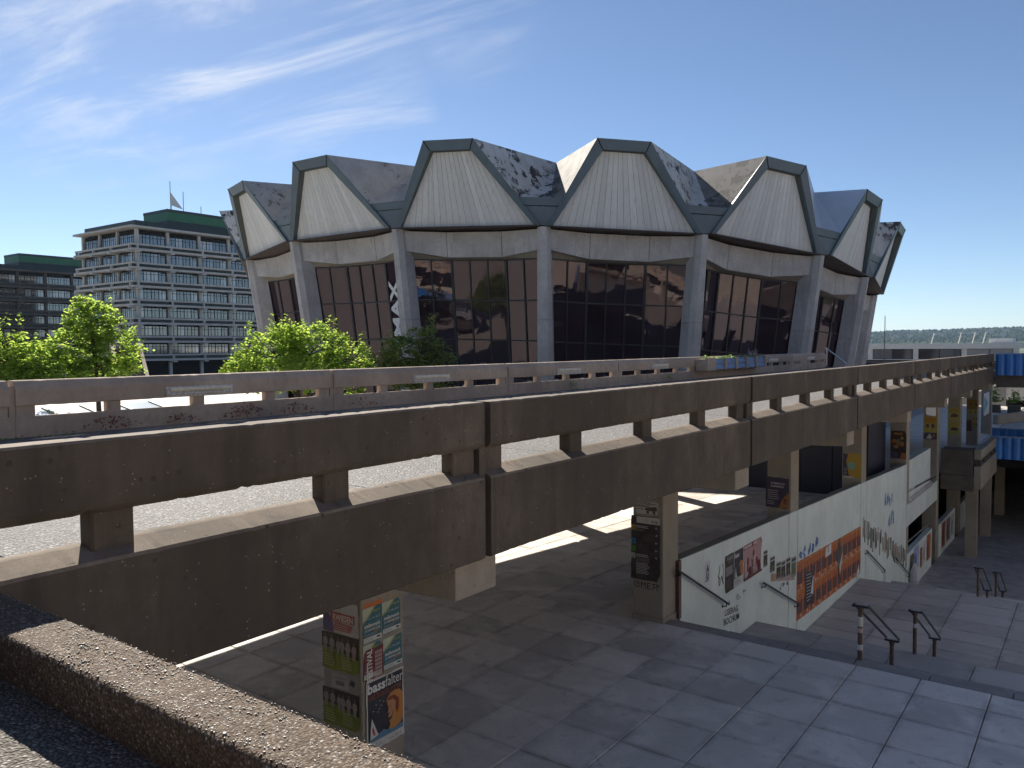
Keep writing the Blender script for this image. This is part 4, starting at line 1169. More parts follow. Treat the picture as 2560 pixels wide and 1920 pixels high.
# --- sign pillar
SY = 13.52
s = Sheet('notice_board', 'small scratched white notice about locked bicycles at the top of the sign pillar', 'sign', (-7.11, SY, 1.985), RX, UP, .50, .28, (.50,.47,.42), skew=.02)
s.many([[(.01,.01),(.49,.01),(.49,.018),(.01,.018)],[(.01,.26),(.49,.26),(.49,.268),(.01,.268)],[(.48,.01),(.49,.01),(.49,.268),(.48,.268)],[(.01,.01),(.018,.01),(.018,.268),(.01,.268)]], (.05,.05,.05), 'border')
s.txt('Radfahren,', .20, .205, .26, .04, (.06,.06,.06), bold=.02); s.txt('Inlineskaten', .03, .155, .27, .04, (.06,.06,.06), bold=.02); s.txt('untersagt', .03, .105, .15, .035, (.16,.05,.04), bold=.01)
s.poly([(.21,.10),(.40,.08),(.46,.10),(.46,.15),(.43,.17),(.28,.15),(.22,.14)], (.09,.06,.05)); s.many([ell(.27,.065,.03,.035), ell(.40,.06,.03,.035)], (.12,.09,.08))
s = Sheet('direction_sign', 'tall dark plum direction sign with white arrows on the pillar', 'sign', (-7.18, SY, .765), RX, UP, .60, 1.20, (.035,.022,.026), lift=.02)
w, h = .60, 1.20
s.rect(.115, 1.07, .595, 1.195, (.55,.53,.49), 'header'); s.txt('RUB', .425, 1.095, .13, .045, (.03,.03,.03), bold=.02); s.lines(.28, 1.15, .1, 3, .02, (.3,.29,.27))
for (y, c, tx) in ((.93, (.48,.30,.03), 'G'), (.67, (.03,.25,.50), 'I'), (.525, (.06,.26,.03), 'N'), (.395, (.42,.41,.39), 'Z')):
    s.rect(.005, y, .092, y+.095, c, 'marker'); s.txt(tx, .03, y+.015, .042, .06, (.04,.04,.04) if tx in 'GZ' else (.02,.05,.02), bold=.02)
def arrow(x, y, ang):
    ca, sa = math.cos(ang), math.sin(ang); R2 = lambda p: (x+p[0]*ca-p[1]*sa, y+p[0]*sa+p[1]*ca)
    return [[R2(p) for p in P] for P in ([(-.025,-.005),(.025,-.005),(.025,.005),(-.025,.005)], [(.028,0),(.008,.02),(.001,.014),(.015,0)], [(.028,0),(.015,0),(.001,-.014),(.008,-.02)])]
for y, a in ((1.0, 2.36), (.865, .78), (.725, 3.1416), (.585, 3.1416), (.445, 2.36)): s.many(arrow(.53, y, a), (.60,.58,.55), 'arrow')
s.lines(.11, 1.01, .30, 2, .028, (.42,.40,.38), .5); s.lines(.11, .945, .22, 2, .022, (.2,.19,.18), .4)
s.lines(.115, .465, .30, 2, .03, (.42,.40,.38), .5); s.lines(.115, .40, .30, 3, .025, (.2,.19,.18), .4); s.lines(.115, .31, .31, 8, .028, (.40,.38,.36), .45)

# ribbons of paint -------------------------------------------------
def ribbon(P, wdt, o, r, u, lift):
    m = MB(); n = V(r).cross(V(u)); o, r, u = V(o), V(r), V(u)
    for (x0, y0), (x1, y1) in zip(P, P[1:]):
        dx, dy = x1-x0, y1-y0; L = math.hypot(dx, dy) or 1; px_, py_ = -dy/L*wdt/2, dx/L*wdt/2; ex_, ey_ = dx/L*wdt*.3, dy/L*wdt*.3
        m.poly([o+r*a+u*b+n*lift for a, b in ((x0-ex_+px_, y0-ey_+py_), (x0-ex_-px_, y0-ey_-py_), (x1+ex_-px_, y1+ey_-py_), (x1+ex_+px_, y1+ey_+py_))])
        lift += .00006
    return m
def scribble(parent, strokes, wdt, c, o, r, u, lift=.0035):
    m = MB()
    for i, P in enumerate(strokes):
        q = ribbon(P, wdt, o, r, u, lift+.0004*i); m.add(q.v, q.f)
    return m.build('graffiti', flat(c, .5), parent)
def loopy(n, w, h, seed):
    rng = random.Random(seed); out = []
    x = 0
    for i in range(n):
        cw = w/n; P = []
        for j in range(9): P.append((x+cw*(.1+.8*rng.random()), h*rng.random()*(1 if j % 2 else .6)))
        Q = []
        for a, b, c_ in zip(P, P[1:], P[2:]):
            for f in (0, .33, .66):
                m0 = ((a[0]+b[0])/2, (a[1]+b[1])/2); m1 = ((b[0]+c_[0])/2, (b[1]+c_[1])/2)
                Q.append(((1-f)**2*m0[0]+2*f*(1-f)*b[0]+f*f*m1[0], (1-f)**2*m0[1]+2*f*(1-f)*b[1]+f*f*m1[1]))
        out.append(Q); x += cw
    return out
scribble(pil[1], [ell(.07,.06,.055,.05,14,.6,6.0), [(.06,.06),(.12,.06)], [(.16,.0),(.16,.11),(.2,.06),(.24,.11),(.24,.0)], [(.28,.0),(.28,.1),(.34,.1)], [(.28,.05),(.33,.05)], [(.28,0),(.34,0)], [(.38,.01),(.44,.05),(.39,.1),(.45,.11)], [(.48,0),(.48,.11),(.53,.06)]], .018, (.06,.025,.03), (-7.13, SY-.001, .605), RX, UP)
def sprayed(parent, seed, w, h, o, c, wdt, n): scribble(parent, loopy(n, w, h, seed), wdt, c, o, RY, UP)
WX = -6.5
# --- white wall, left to right
s = Sheet('sticker_poster', 'small white bottle sticker on the pale wall near the sign pillar', 'poster', (WX, 15.37, .31), RY, UP, .285, .43, (.55,.58,.62))
s.poly([(.12,.36),(.16,.36),(.17,.30),(.20,.27),(.21,.12),(.18,.06),(.10,.06),(.07,.12),(.08,.27),(.11,.30)], (.05,.06,.12)); s.poly(ell(.14,.17,.045,.07), (.5,.53,.58)); s.txt('A', .115, .13, .05, .07, (.05,.06,.12), bold=.03); s.lines(.03, .04, .22, 2, .02, (.1,.12,.25), .5)
Bw = (.70,.70,.68)
s = Sheet('poster', 'black band poster with dense white print left of the orange hooded figure', 'poster', (WX, 16.45, -.19), RY, UP, .515, .82, (.028,.022,.024))
s.poly(ell(.28,.68,.14,.07), (.10,.06,.05)); s.txt('ruse', .12, .70, .32, .08, (.4,.38,.36)); s.lines(.04, .54, .44, 7, .028, (.42,.40,.40), .5, .2); s.lines(.04, .27, .42, 8, .028, (.10,.09,.09), .5, .4)
s = Sheet('poster', 'gig poster with an orange hooded figure on the pale wall', 'poster', (WX, 16.985, -.19), RY, UP, .55, .82, (.50,.52,.52))
s.rect(.01, .20, .54, .81, (.03,.03,.045)); s.txt('bass', .03, .66, .26, .11, (.6,.6,.58), bold=.03); s.poly([(.30,.48),(.37,.55),(.47,.54),(.53,.46),(.53,.22),(.42,.20),(.36,.30),(.34,.4)], (.45,.20,.05)); s.poly([(.33,.30),(.38,.26),(.44,.42),(.40,.48),(.34,.46)], (.25,.13,.08))
s.poly([(.04,.22),(.08,.46),(.13,.27),(.2,.21)], (.5,.52,.52)); s.lines(.05, .14, .35, 3, .035, (.3,.32,.33), .5)
s = Sheet('poster', 'wide red and white festival poster with upright lettering on the pale wall', 'poster', (WX, 17.56, -.18), RY, UP, 1.14, .81, (.42,.26,.27), curl=.05)
s.rect(0, .70, 1.14, .81, (.20,.03,.04)); s.rect(.03, .72, .5, .79, (.48,.42,.42)); s.rect(.60, .72, 1.08, .79, (.46,.40,.40))
rng = random.Random(9)
for i in range(22):
    x, y, dy = rng.uniform(.12,1.05), rng.uniform(.05,.5), rng.uniform(.05,.2)
    s.rect(x, y, x+.06, y+dy, (.26,.05,.07), 'red_block')
s.rect(0, 0, 1.14, .06, (.13,.03,.035))
s.rect(.36, .08, .46, .26, (.09,.015,.02)); s.rect(.92, .08, 1.02, .3, (.09,.015,.02))
s.txt('FESTIVAL', .13, .08, .34, .10, (.62,.60,.58), up=True, bold=.03); s.txt('FESTIVAL', .68, .08, .42, .12, (.62,.60,.58), up=True, bold=.03)
def strip(y, z, w, h, label, skew=-.05, pale=False):
    s = Sheet('poster', label, 'poster', (WX, y, z), RY, UP, w, h, (.42,.42,.40) if not pale else (.30,.34,.28), group='narrow dark party posters', skew=skew)
    s.rect(.015, h*.06, w-.015, h*.70, (.03,.035,.04) if not pale else (.10,.15,.10)); s.rect(.015, h*.80, w-.015, h*.93, (.05,.05,.055)); s.poly([(w*.2,h*.3),(w*.5,h*.5),(w*.8,h*.35),(w*.6,h*.2)], (.13,.11,.03)); s.lines(.04, h*.16, w*.6, 2, h*.06, (.4,.4,.4), .4)
strip(18.86, -.16, .29, .41, 'narrow dark party poster alone right of the red festival poster')
strip(19.33, -.41, .36, .40, 'first and widest dark party poster of the row left of the orange block')
strip(19.80, -.69, .34, .44, 'second dark party poster of the row left of the orange block')
strip(20.17, -.76, .34, .46, 'third dark party poster of the row left of the orange block')
strip(20.56, -.80, .36, .50, 'fourth dark party poster of the row left of the orange block')
strip(20.98, -.92, .40, .54, 'pale green torn poster touching the orange block', pale=True)
s = Sheet('poster_scrap', 'strip of torn reddish paper under the row of dark party posters', 'poster', (WX, 19.4, -.62), RY, UP, 1.9, .20, (.40,.33,.30), skew=-.22, lift=.0025)
s.rect(.02,.03,.28,.18,(.42,.25,.12)); s.rect(.7,.02,.95,.12,(.45,.30,.28)); s.rect(1.3,.02,1.6,.14,(.45,.32,.30))
# block of orange posters: two rows
og = 'orange event posters in the big block'
def ordinal(i):
    tens = ['', 'tenth', 'twentieth', 'thirtieth']; one = ['', 'first', 'second', 'third', 'fourth', 'fifth', 'sixth', 'seventh', 'eighth', 'ninth', 'tenth', 'eleventh', 'twelfth', 'thirteenth', 'fourteenth', 'fifteenth', 'sixteenth', 'seventeenth', 'eighteenth', 'nineteenth']
    i += 1
    return one[i] if i < 20 else (tens[i//10] if i % 10 == 0 else ['', '', 'twenty', 'thirty'][i//10]+'-'+one[i % 10])
ordn = ['first','second','third','fourth','fifth','sixth','seventh','eighth','ninth','tenth','eleventh','twelfth']
NO = 12; W0, W1 = 21.45, 28.38
pw = (W1-W0)/NO
for row in (0, 1):
    for i in range(NO):
        y = W0+pw*i; zt_ = -.60-.043*(y-W0) - row*.80
        hh_ = .79
        s = Sheet('poster', '%s orange event poster from the left in the %s row of the block' % (ordn[i], ('upper', 'lower')[row]), 'poster', (WX, y, zt_-hh_), RY, UP, pw-.006, hh_, (.46,.135,.035), group=og, skew=-.043, lift=.004+.001*(i % 3))
        w = pw
        s.poly([(.02,.70),(w-.03,.72),(w-.03,.75),(.02,.735)], (.50,.24,.05)); s.rect(.06, .16, w-.08, .52, (.07,.045,.06))
        s.poly([(w*.3,.45),(w*.36,.62),(w*.5,.67),(w*.64,.62),(w*.68,.45)], (.36,.07,.03)); s.poly(ell(w*.5,.57,.06,.075,10), (.42,.16,.08))
        s.lines(.09, .40, w-.2, 4, .06, (.17,.08,.07), .4); s.rect(w*.6, .05, w*.72, .14, (.60,.58,.55)); s.lines(.06, .10, w*.4, 2, .04, (.30,.08,.03), .4)
s = Sheet('poster', 'black text poster pasted over the left part of the orange block', 'poster', (WX, 22.22, -1.98), RY, UP, .66, .92, (.03,.026,.03), lift=.016, skew=-.1)
for i in range(9): s.rect(.05, .84-.09*i, .5+.1*math.sin(i*2.1), .87-.09*i, (.36,.36,.37), 'small_print')
s = Sheet('paper_scrap', 'white paper triangle hanging on the black poster in the orange block', 'paper', (WX, 22.62, -1.72), RY, UP, .30, .02, (.62,.66,.74), lift=.03); s.poly([(0,0),(.26,-.08),(.22,.46)], (.62,.66,.74))
s = Sheet('paper_scrap', 'torn white paper piece over the middle of the orange upper row', 'paper', (WX, 24.1, -1.05), RY, UP, .62, .30, (.62,.64,.66), lift=.02); s.rect(.25,.12,.32,.30,(.46,.135,.035))
s = Sheet('paper_scrap', 'grey paper lozenge peeling off the orange block at right', 'paper', (WX, 25.5, -1.7), RY, UP, .10, .02, (.40,.40,.38), lift=.02); s.poly([(-.1,.40),(.15,.95),(.55,.55),(.2,-.25)], (.20,.15,.12)); s.poly([(-.02,.38),(.15,.8),(.40,.5),(.18,.05)], (.07,.06,.06)); s.poly([(.15,.10),(.5,.45),(.42,.1),(.2,-.25)], (.52,.52,.50))
s = Sheet('paper_scrap', 'white paper tip peeling at the lower right corner of the orange block', 'paper', (WX, 27.85, -2.5), RY, UP, .04, .02, (.6,.62,.66), lift=.02); s.poly([(-.1,.1),(.25,.42),(.28,.1),(.08,-.12)], (.6,.62,.66))
# shredded remains of posters right of the block
rng = random.Random(21)
for i in range(34):
    y = 28.65+ (36.2-28.65)*(i/34)+rng.uniform(-.05,.05); zt_ = -.75-.355*(y-28.65)+rng.uniform(-.12,.15); hh_ = rng.uniform(.45,.85)
    c = rng.choice(((.17,.20,.16),(.24,.26,.23),(.36,.26,.23),(.42,.40,.37),(.12,.14,.12)))
    s = Sheet('poster_scrap', '%s torn poster strip from the left in the ragged row right of the orange block' % ordinal(i), 'poster', (WX, y, zt_-hh_), RY, UP, rng.uniform(.14,.26), hh_, c, group='torn poster strips', lift=.003+.001*(i % 4), skew=rng.uniform(-.3,.1))
    s.rect(.01, hh_*.1, .12, hh_*rng.uniform(.3,.7), rng.choice(((.08,.09,.08),(.45,.43,.40),(.20,.22,.18))))
for (y, z, w, h, c, lb) in ((36.9,-4.85,.9,1.1,(.10,.11,.06),'dark poster remains left of the bluish sheet on the low parapet'),(37.7,-4.6,1.2,1.0,(.30,.36,.60),'bluish white crumpled sheet on the low parapet'),(39.9,-4.75,.9,1.0,(.55,.58,.62),'hanging white paper sheet on the low parapet'),(40.8,-4.85,1.1,1.2,(.40,.15,.05),'orange poster at the end of the low parapet'),(39.2,-4.8,.6,.9,(.32,.14,.06),'faded orange poster left of the hanging white sheet'),(45.0,-5.1,1.2,1.25,(.32,.12,.07),'reddish poster on the second low parapet'),(46.5,-5.1,1.3,1.2,(.22,.16,.15),'brown poster on the second low parapet'),(48.0,-5.1,1.1,1.2,(.40,.44,.50),'pale blue poster on the second low parapet')):
    s = Sheet('poster', lb, 'poster', (WX, y, z), RY, UP, w, h, c, skew=-.02); s.rect(w*.15, h*.15, w*.5, h*.7, scl(c, .5)); s.poly([(w*.55,h*.1),(w*.9,h*.2),(w*.7,h*.9)], scl(c, 1.4))
s = Sheet('paper_scrap', 'white plastic bag scrap stuck low on the wall between two handrails', 'paper', (WX, 31.95, -3.68), RY, UP, .4, .35, (.58,.62,.68), lift=.02)
t = empty('hanging_bag'); tag(t, 'white plastic bag hanging at the end of the lowest wall handrail', 'bag')
o = MB(); 
ringb = [( .05,0), (.16,-.35), (.2,-.7), (.12,-.95)]
for (r1, z1), (r2, z2) in zip(ringb, ringb[1:]): o.tube((WX+.22, 36.8, -4.0+z1), (WX+.22, 36.8, -4.0+z2), r1, 9, r2)
o.build('bag_body', flat((.55,.58,.62)), t)
o = MB(); o.tube((WX+.2, 36.75, -3.99), (WX+.10, 36.45, -4.42), .012, 5); o.build('bag_handle', flat((.55,.58,.62)), t)
# graffiti on the wall
sprayed(ww, 5, .40, .60, (WX, 16.02, 0.0), (.05,.05,.06), .025, 2)
m_t = text('LISERAG', (WX+.004, 16.46, -.66), (0, 1, -.12), UP, None, flat((.035,.04,.05), .5), ww, .02, width=.78, height=.14, name='graffiti')
text('BOCHUM', (WX+.004, 16.40, -.86), (0, 1, -.10), UP, None, flat((.035,.04,.05), .5), ww, .02, width=.90, height=.15, name='graffiti')
text('6', (WX+.004, 16.66, -.49), (0, 1, -.1), UP, None, flat((.035,.04,.05), .5), ww, .02, width=.09, height=.12, name='graffiti')
sprayed(ww, 11, 1.85, .42, (WX, 21.62, -.62), (.05,.15,.40), .075, 5)
sprayed(ww, 14, 1.5, .75, (WX, 31.85, -.95), (.08,.20,.44), .085, 4)
sprayed(ww, 15, 1.2, .65, (WX, 32.5, -1.75), (.09,.22,.45), .085, 3)
sprayed(ww, 8, .7, .30, (WX, 17.1, -.55), (.20,.23,.24), .02, 2)
sprayed(ww, 18, .8, .25, (WX, 20.0, -1.05), (.10,.12,.20), .03, 3)
# --- posters on the further pillars
def ppost(J, z, h, c, label, deco=(), x0=-7.12, w=.56, skew=0., lift=.004):
    s = Sheet('poster', label, 'poster', (x0, J-.33, z), RX, UP, w, h, c, skew=skew, lift=lift)
    for d in deco: s.poly(*d) if len(d) == 2 else s.txt(*d[:2], *d[2:])
    return s
J = [J0+JP*k for k in range(9)]
s = ppost(J[2], .90, .80, (.045,.035,.075), 'tilted dark purple comedy poster with an orange face on the third pillar', (([(.35,0),(.60,.03),(.60,.42),(.48,.30),(.40,.15)], (.38,.15,.04)), ([(.47,.12),(.55,.12),(.55,.26),(.47,.26)], (.16,.06,.03))), x0=-7.19, w=.61, skew=-.035)
s.txt('KOMMUNALE', .14, .62, .36, .055, (.45,.43,.45), bold=.03); s.txt('FLIMMERN', .14, .54, .34, .055, (.45,.43,.45), bold=.03); s.lines(.06, .44, .34, 5, .055, (.35,.34,.37), .35); s.lines(.04, .16, .22, 3, .04, (.35,.34,.37), .35)
s = ppost(J[3], .66, .83, (.46,.29,.03), 'orange yellow poster with a pale blue blob on the fourth pillar', (([(0,.05),(0,.83),(.16,.80),(.10,.55),(.14,.35),(.2,.05)], (.05,.05,.09)), (ell(.28,.42,.12,.13), (.22,.40,.36)), ([(0,0),(.4,0),(.3,.06),(0,.07)], (.5,.48,.4))), w=.58)
s.lines(.03, .32, .12, 5, .05, (.4,.4,.42), .3)
s = ppost(J[4], .45, 1.15, (.035,.022,.02), 'black burger bar poster with orange rounds on the fifth pillar', ((ell(.42,.85,.07,.07), (.38,.22,.05)), (ell(.12,.72,.09,.09), (.30,.12,.03)), (ell(.42,.62,.09,.10), (.36,.15,.03)), (ell(.2,.5,.1,.08), (.34,.16,.04)), (ell(.28,.68,.08,.14), (.16,.15,.06)), ([(0,0),(.3,0),(.25,.3),(0,.32)], (.06,.05,.10)), ([(.34,0),(.56,.02),(.56,.25),(.42,.26)], (.36,.13,.05))), w=.58)
s.txt('BURGER', .12, .98, .34, .11, (.42,.20,.04), bold=.04)
s = ppost(J[5], .88, .76, (.38,.31,.05), 'yellow poster with dark rings on the sixth pillar', (([(.05,.45),(.5,.45),(.5,.70),(.05,.70)], (.44,.20,.02)), (ell(.16,.30,.08,.10), (.10,.05,.03)), (ell(.38,.30,.09,.11), (.12,.06,.04)), (ell(.27,.3,.05,.07), (.45,.40,.30))), w=.56)
s = ppost(J[5], .52, .33, (.06,.05,.08), 'torn dark poster with a white rip under the yellow one', (([(.1,.05),(.25,.3),(.36,.12),(.3,.02)], (.5,.5,.5)), (ell(.44,.2,.06,.08), (.36,.14,.03))), w=.56)
s = ppost(J[6], .85, .75, (.36,.32,.08), 'upper yellow poster with a dark car on the seventh pillar', (([(.1,.2),(.45,.2),(.5,.32),(.3,.42),(.14,.34)], (.10,.05,.06)), ([(.05,.45),(.5,.45),(.5,.68),(.05,.68)], (.40,.26,.04))), w=.56)
s = ppost(J[6], .10, .70, (.36,.32,.08), 'lower yellow poster with a dark car on the seventh pillar', (([(.12,.2),(.46,.2),(.5,.3),(.3,.40),(.14,.32)], (.08,.04,.05)), ([(.05,.45),(.5,.45),(.5,.66),(.05,.66)], (.40,.26,.04))), w=.56)
for i, (x, z, w_, h_, c) in enumerate(((-7.1,1.0,.56,.62,(.26,.17,.02)), (-7.1,.72,.55,.2,(.40,.33,.06)), (-7.12,-.4,.28,.72,(.14,.05,.04)), (-6.83,.30,.28,.2,(.40,.36,.08)), (-6.83,-.05,.28,.2,(.42,.32,.06)))):
    s = ppost(J[7], z, h_, c, ['large brown yellow sheet at the top of the eighth pillar', 'yellow strip with black dots on the eighth pillar', 'dark red poster low on the eighth pillar', 'upper small yellow notice on the eighth pillar', 'lower small yellow notice on the eighth pillar'][i], ((ell(w_*.3, h_*.5, .05, .06), (.05,.04,.03)), (ell(w_*.85, h_*.5, .05, .06), (.05,.04,.03))), x0=x, w=w_)
s = Sheet('hanging_sign', 'pale grey board hanging tilted under the bridge edge by the fifth pillar', 'sign', (-6.55, 39.2, 2.05), (0,1,-.1), UP, 2.6, .62, (.55,.58,.62), lift=.2)
s = Sheet('poster', 'white poster with a teal arrow beyond the eighth pillar', 'poster', (-6.5, 61.2, .35), RY, UP, 3.2, 1.5, (.45,.50,.56)); s.poly([(.2,.2),(2.6,.75),(.4,1.35)], (.08,.30,.36))

# ================================================================== FORUM DETAILS
# outside staircase left of the office block
t = empty('outdoor_staircase'); tag(t, 'brown concrete outdoor staircase climbing left beside the maple', 'staircase')
e1 = (HR*.5-HF*.87).normalized(); e2 = (HR*.87+HF*.5).normalized()
SA = V((-74.38, 38.39, 4.31))
for i in range(22):
    p = SA+e1*(.31*i-3.0)+V((0, 0, -.136*i+1.32-.45))
    o = MB(); o.obox(p-V((0, 0, .5)), e1*.33, e2*2.4, V((0, 0, .5))); o.build('step', m_dark, t)
for q in (0, 2.42):
    p0, p1 = SA+e2*q-e1*3.4+V((0,0,1.5)), SA+e2*q+e1*4.2+V((0,0,-1.85))
    o = MB(); o.slab([p0, p1, p1-V((0,0,1.1)), p0-V((0,0,1.1))], e2*.3); o.build('side_wall', m_farpar, t)
# pitched skylights seen through the parapet slot
t = empty('skylight'); tag(t, 'row of pale glass skylights seen through the parapet slot at left', 'skylight')
for i in range(5):
    for j in range(2):
        x, y = -42.6+2.3*j, 16.0+1.9*i
        z0, z1 = 1.75-.45*j, 1.75-.45*(j-1)
        o = MB(); o.slab([(x-1.1, y-.9, z1-.05), (x+1.1, y-.9, z0), (x+1.1, y+.9, z0), (x-1.1, y+.9, z1-.05)], (0, 0, .04)); p = o.build('glass_pane', m_skyglass, t)
        o = MB(); o.slab([(x-1.12, y+.9, z1-.03), (x+1.12, y+.9, z0+.02), (x+1.12, y+1.0, z0+.02), (x-1.12, y+1.0, z1-.03)], (0, 0, .09)); o.build('glazing_bar', m_bwhite, t)
o = MB(); o.box(-43.7, -39.2, 15.0, 24.7, 0, 1.2); o.build('kerb', m_dark, t)

# blue garden fence panels glimpsed through the slots in front of the hall
t = empty('blue_barrier'); tag(t, 'low blue barrier seen through the slots of the far parapet', 'barrier')
for i in range(9):
    o = MB(); o.box(-24.0, -23.92, 21+2.6*i, 23.5+2.6*i, 2.35, 3.25); o.build('panel', m_bluegrey if i % 3 else m_blue, t)
    o = MB(); o.box(-24.05, -23.87, 20.95+2.6*i, 21.05+2.6*i, -.5, 3.4); o.build('post', m_mast, t)

# flower planter hooked on the far parapet
t = empty('flower_planter'); tag(t, 'blue-boarded flower planter on the far parapet full of small flowers', 'planter')
py0, py1, pxx = 36.4, 44.6, -15.35
o = MB(); o.box(-15.88, pxx-.06, py0, py1, 3.95, 4.5); o.build('trough', m_farpar, t)
nb = 5
for i in range(nb+1):
    yy = py0+.9+(py1-py0-.9)*i/nb
    o = MB(); o.box(pxx-.06, pxx+.06, yy-.12, yy+.12, 3.95, 4.56); o.build('post', m_farpar, t)
    if i < nb:
        y2 = py0+.9+(py1-py0-.9)*(i+1)/nb
        for a, b, off in ((4.0, 4.24, .03), (4.28, 4.52, .0)):
            o = MB(); o.slab([(pxx+off, yy+.13, a), (pxx+off, y2-.13, a), (pxx+off-.05, y2-.13, b), (pxx+off-.05, yy+.13, b)], (-.04, 0, 0)); o.build('board', m_bluegrey, t)
o = MB(); o.box(pxx-.06, pxx+.06, py0, py0+.77, 3.95, 4.56); o.build('end_block', m_farpar, t)
o = MB(); fl = MB()
for i in range(900):
    y = random.uniform(py0+.4, py1-.1); x = random.uniform(-15.85, pxx); z = 4.50+abs(random.gauss(0, .06))+(.18*random.random()**3 if y > py1-1.6 else 0)
    s = random.uniform(.04, .09); a = random.uniform(0, 6.28); ux = V((math.cos(a), math.sin(a), random.gauss(0, .6))).normalized(); uy = ux.cross(V((0,0,1))).normalized(); p = V((x, y, z))
    (fl if random.random() < .14 else o).add([p-ux*s, p-uy*s*.6, p+ux*s, p+uy*s*.6], [(0,1,2,3)])
for i in range(14):
    y = random.uniform(py1-1.8, py1-.2); x = random.uniform(-15.8, pxx-.1); h = random.uniform(.15, .5)
    for j in range(10):
        p = V((x+random.gauss(0,.02), y+random.gauss(0,.03), 4.5+h*(j+3)/12)); s = .03
        fl.add([p-V((0,s,0)), p+V((s,0,0)), p+V((0,s,0)), p+V((0,0,s*1.6))], [(0,1,2,3)])
tag(o.build('leaves', m_flowerleaf, t), kind='stuff'); tag(fl.build('flowers', m_petal, t), kind='stuff')
# stair rail at the far end of the parapet
t = empty('bridge_stair_rail'); tag(t, 'slanting grey handrail where the far parapet ends', 'handrail')
o = MB(); o.tube((-15.9, 58.6, 4.95), (-15.3, 61.8, 3.75), .05, 8); o.build('rail', m_steel, t)
for q in (0.05, .95):
    p = lerp(V((-15.9, 58.6, 4.95)), V((-15.3, 61.8, 3.75)), q); o = MB(); o.tube(p, p-V((0,0,1.2)), .035, 8); o.build('post', m_steel, t)

# weeds rooted along the foot of the far parapet and in joints
t = tag(MB().build('weeds', m_weed), 'reddish weeds growing along the foot of the far parapet', 'weeds', kind='stuff')
o = MB()
for (yc, n, sp, h) in ((8.1, 60, .6, .26), (9.6, 40, .5, .2), (11.2, 90, .5, .36), (12.6, 40, .6, .25), (14.9, 24, .5, .3)):
    for i in range(n):
        y = random.gauss(yc, sp*.5); x = -15.9+abs(random.gauss(0, .05)); z = 3.58+random.random()**.7*h*math.exp(-((y-yc)/sp)**2)
        s = random.uniform(.02, .045); a = random.uniform(0, 6.28); p = V((x, y, z)); ux = V((math.cos(a), math.sin(a), random.gauss(0, .8))).normalized(); uy = ux.orthogonal().normalized()
        o.add([p-ux*s, p-uy*s*.6, p+ux*s, p+uy*s*.6], [(0,1,2,3)])
me = o.mesh('weeds'); me.materials.append(m_weed); t.data = me
t = tag(MB().build('weeds', m_flowerleaf), 'small green weeds in the bridge deck joints', 'weeds', kind='stuff')
o = MB()
for (x, y, n, sp, h) in ((-15.75, 25.2, 60, .15, .25), (-15.8, 33.4, 50, .15, .3), (-5.7, 8.9, 50, .10, .03), (-6.2, 1.0, 40, .2, .03), (-15.6, 6.0, 60, .4, .06), (-12.6, 9.5, 50, .3, .04)):
    for i in range(n):
        p = V((random.gauss(x, sp*.3), random.gauss(y, sp), 3.57+random.random()*h)); s = random.uniform(.015, .04); a = random.uniform(0, 6.28)
        ux = V((math.cos(a), math.sin(a), random.gauss(0, .6))).normalized(); uy = ux.orthogonal().normalized(); o.add([p-ux*s, p-uy*s*.6, p+ux*s, p+uy*s*.6], [(0,1,2,3)])
me = o.mesh('weeds'); me.materials.append(m_flowerleaf); t.data = me

# ================================================================== FAR SIDE
# low white building beyond the hall
t = empty('low_building'); tag(t, 'long low white building with dark ribbon windows on the horizon at right', 'building')
lx0, lx1, ly = -62, -11.5, 150
o = MB(); o.box(lx0, lx1, ly, ly+20, -6, 2.6); o.build('wall', m_bwhite, t)
o = MB(); o.box(lx0-.3, lx1+.3, ly-.5, ly+20, 4.35, 5.2); o.build('roof', m_bwhite, t)
for i in range(7):
    a = lx0+.4+7.2*i
    o = MB(); o.box(a, a+6.4, ly+.1, ly+.2, 2.6, 4.35); w_ = o.build('window', m_navy, t)
    for j in range(2):
        o = MB(); o.box(a+.05+3.18*j, a+3.1+3.18*j, ly+.02, ly+.09, 2.7, 4.3); o.build('pane', m_oglass, w_)
    o = MB(); o.box(a+6.4, a+7.2, ly-.1, ly+.3, 2.6, 4.35); o.build('pier', m_bwhite, t)
o = MB(); o.box(-15.6, -12.2, ly+2, ly+6, 5.2, 6.0); o.build('roof_box', m_bwhite, t)
for x in (-24, -20, -18, -16.5):
    o = MB(); o.tube((x, ly+1, 4.4), (x+.6, ly+1, 7.0), .08, 5); o.build('mast', m_bwhite, t)
# dark parallel bridge in front of it
t = empty('far_bridge'); tag(t, 'dark distant bridge parapet with small white lamps right of the hall', 'bridge')
o = MB(); o.box(-40, -3, 92, 93, 1.6, 3.25); o.build('parapet_beam', m_dark, t)
o = MB(); o.box(-40, -3, 91.9, 92.9, 3.3, 3.5); o.build('top_rail', m_dark, t)
for x in (-25.3, -22.3, -18.7):
    o = MB(); o.box(x, x+.6, 91.85, 91.95, 3.05, 3.17); o.build('lamp', m_bwhite, t)
t = empty('white_wing'); tag(t, 'small white wall piece with dark opening right beside the hall', 'building')
o = MB(); o.box(-34, -27.5, 97, 99, -1.2, 4.2); o.build('wall', m_bwhite, t)
o = MB(); o.box(-29.5, -27.6, 96.8, 96.95, 2.4, 3.4); o.build('opening', m_gap, t)
t = empty('flagpole'); tag(t, 'thin grey flagpole standing right of the hall', 'flagpole')
o = MB(); o.tube((-18.53, 90, -1.3), (-18.53, 90, 8.1), .07, 8, .035); o.build('pole', m_mast, t)
o = MB(); o.tube((-18.53, 90, -1.3), (-18.53, 90, -1.0), .16, 8); o.build('foot', m_mast, t)
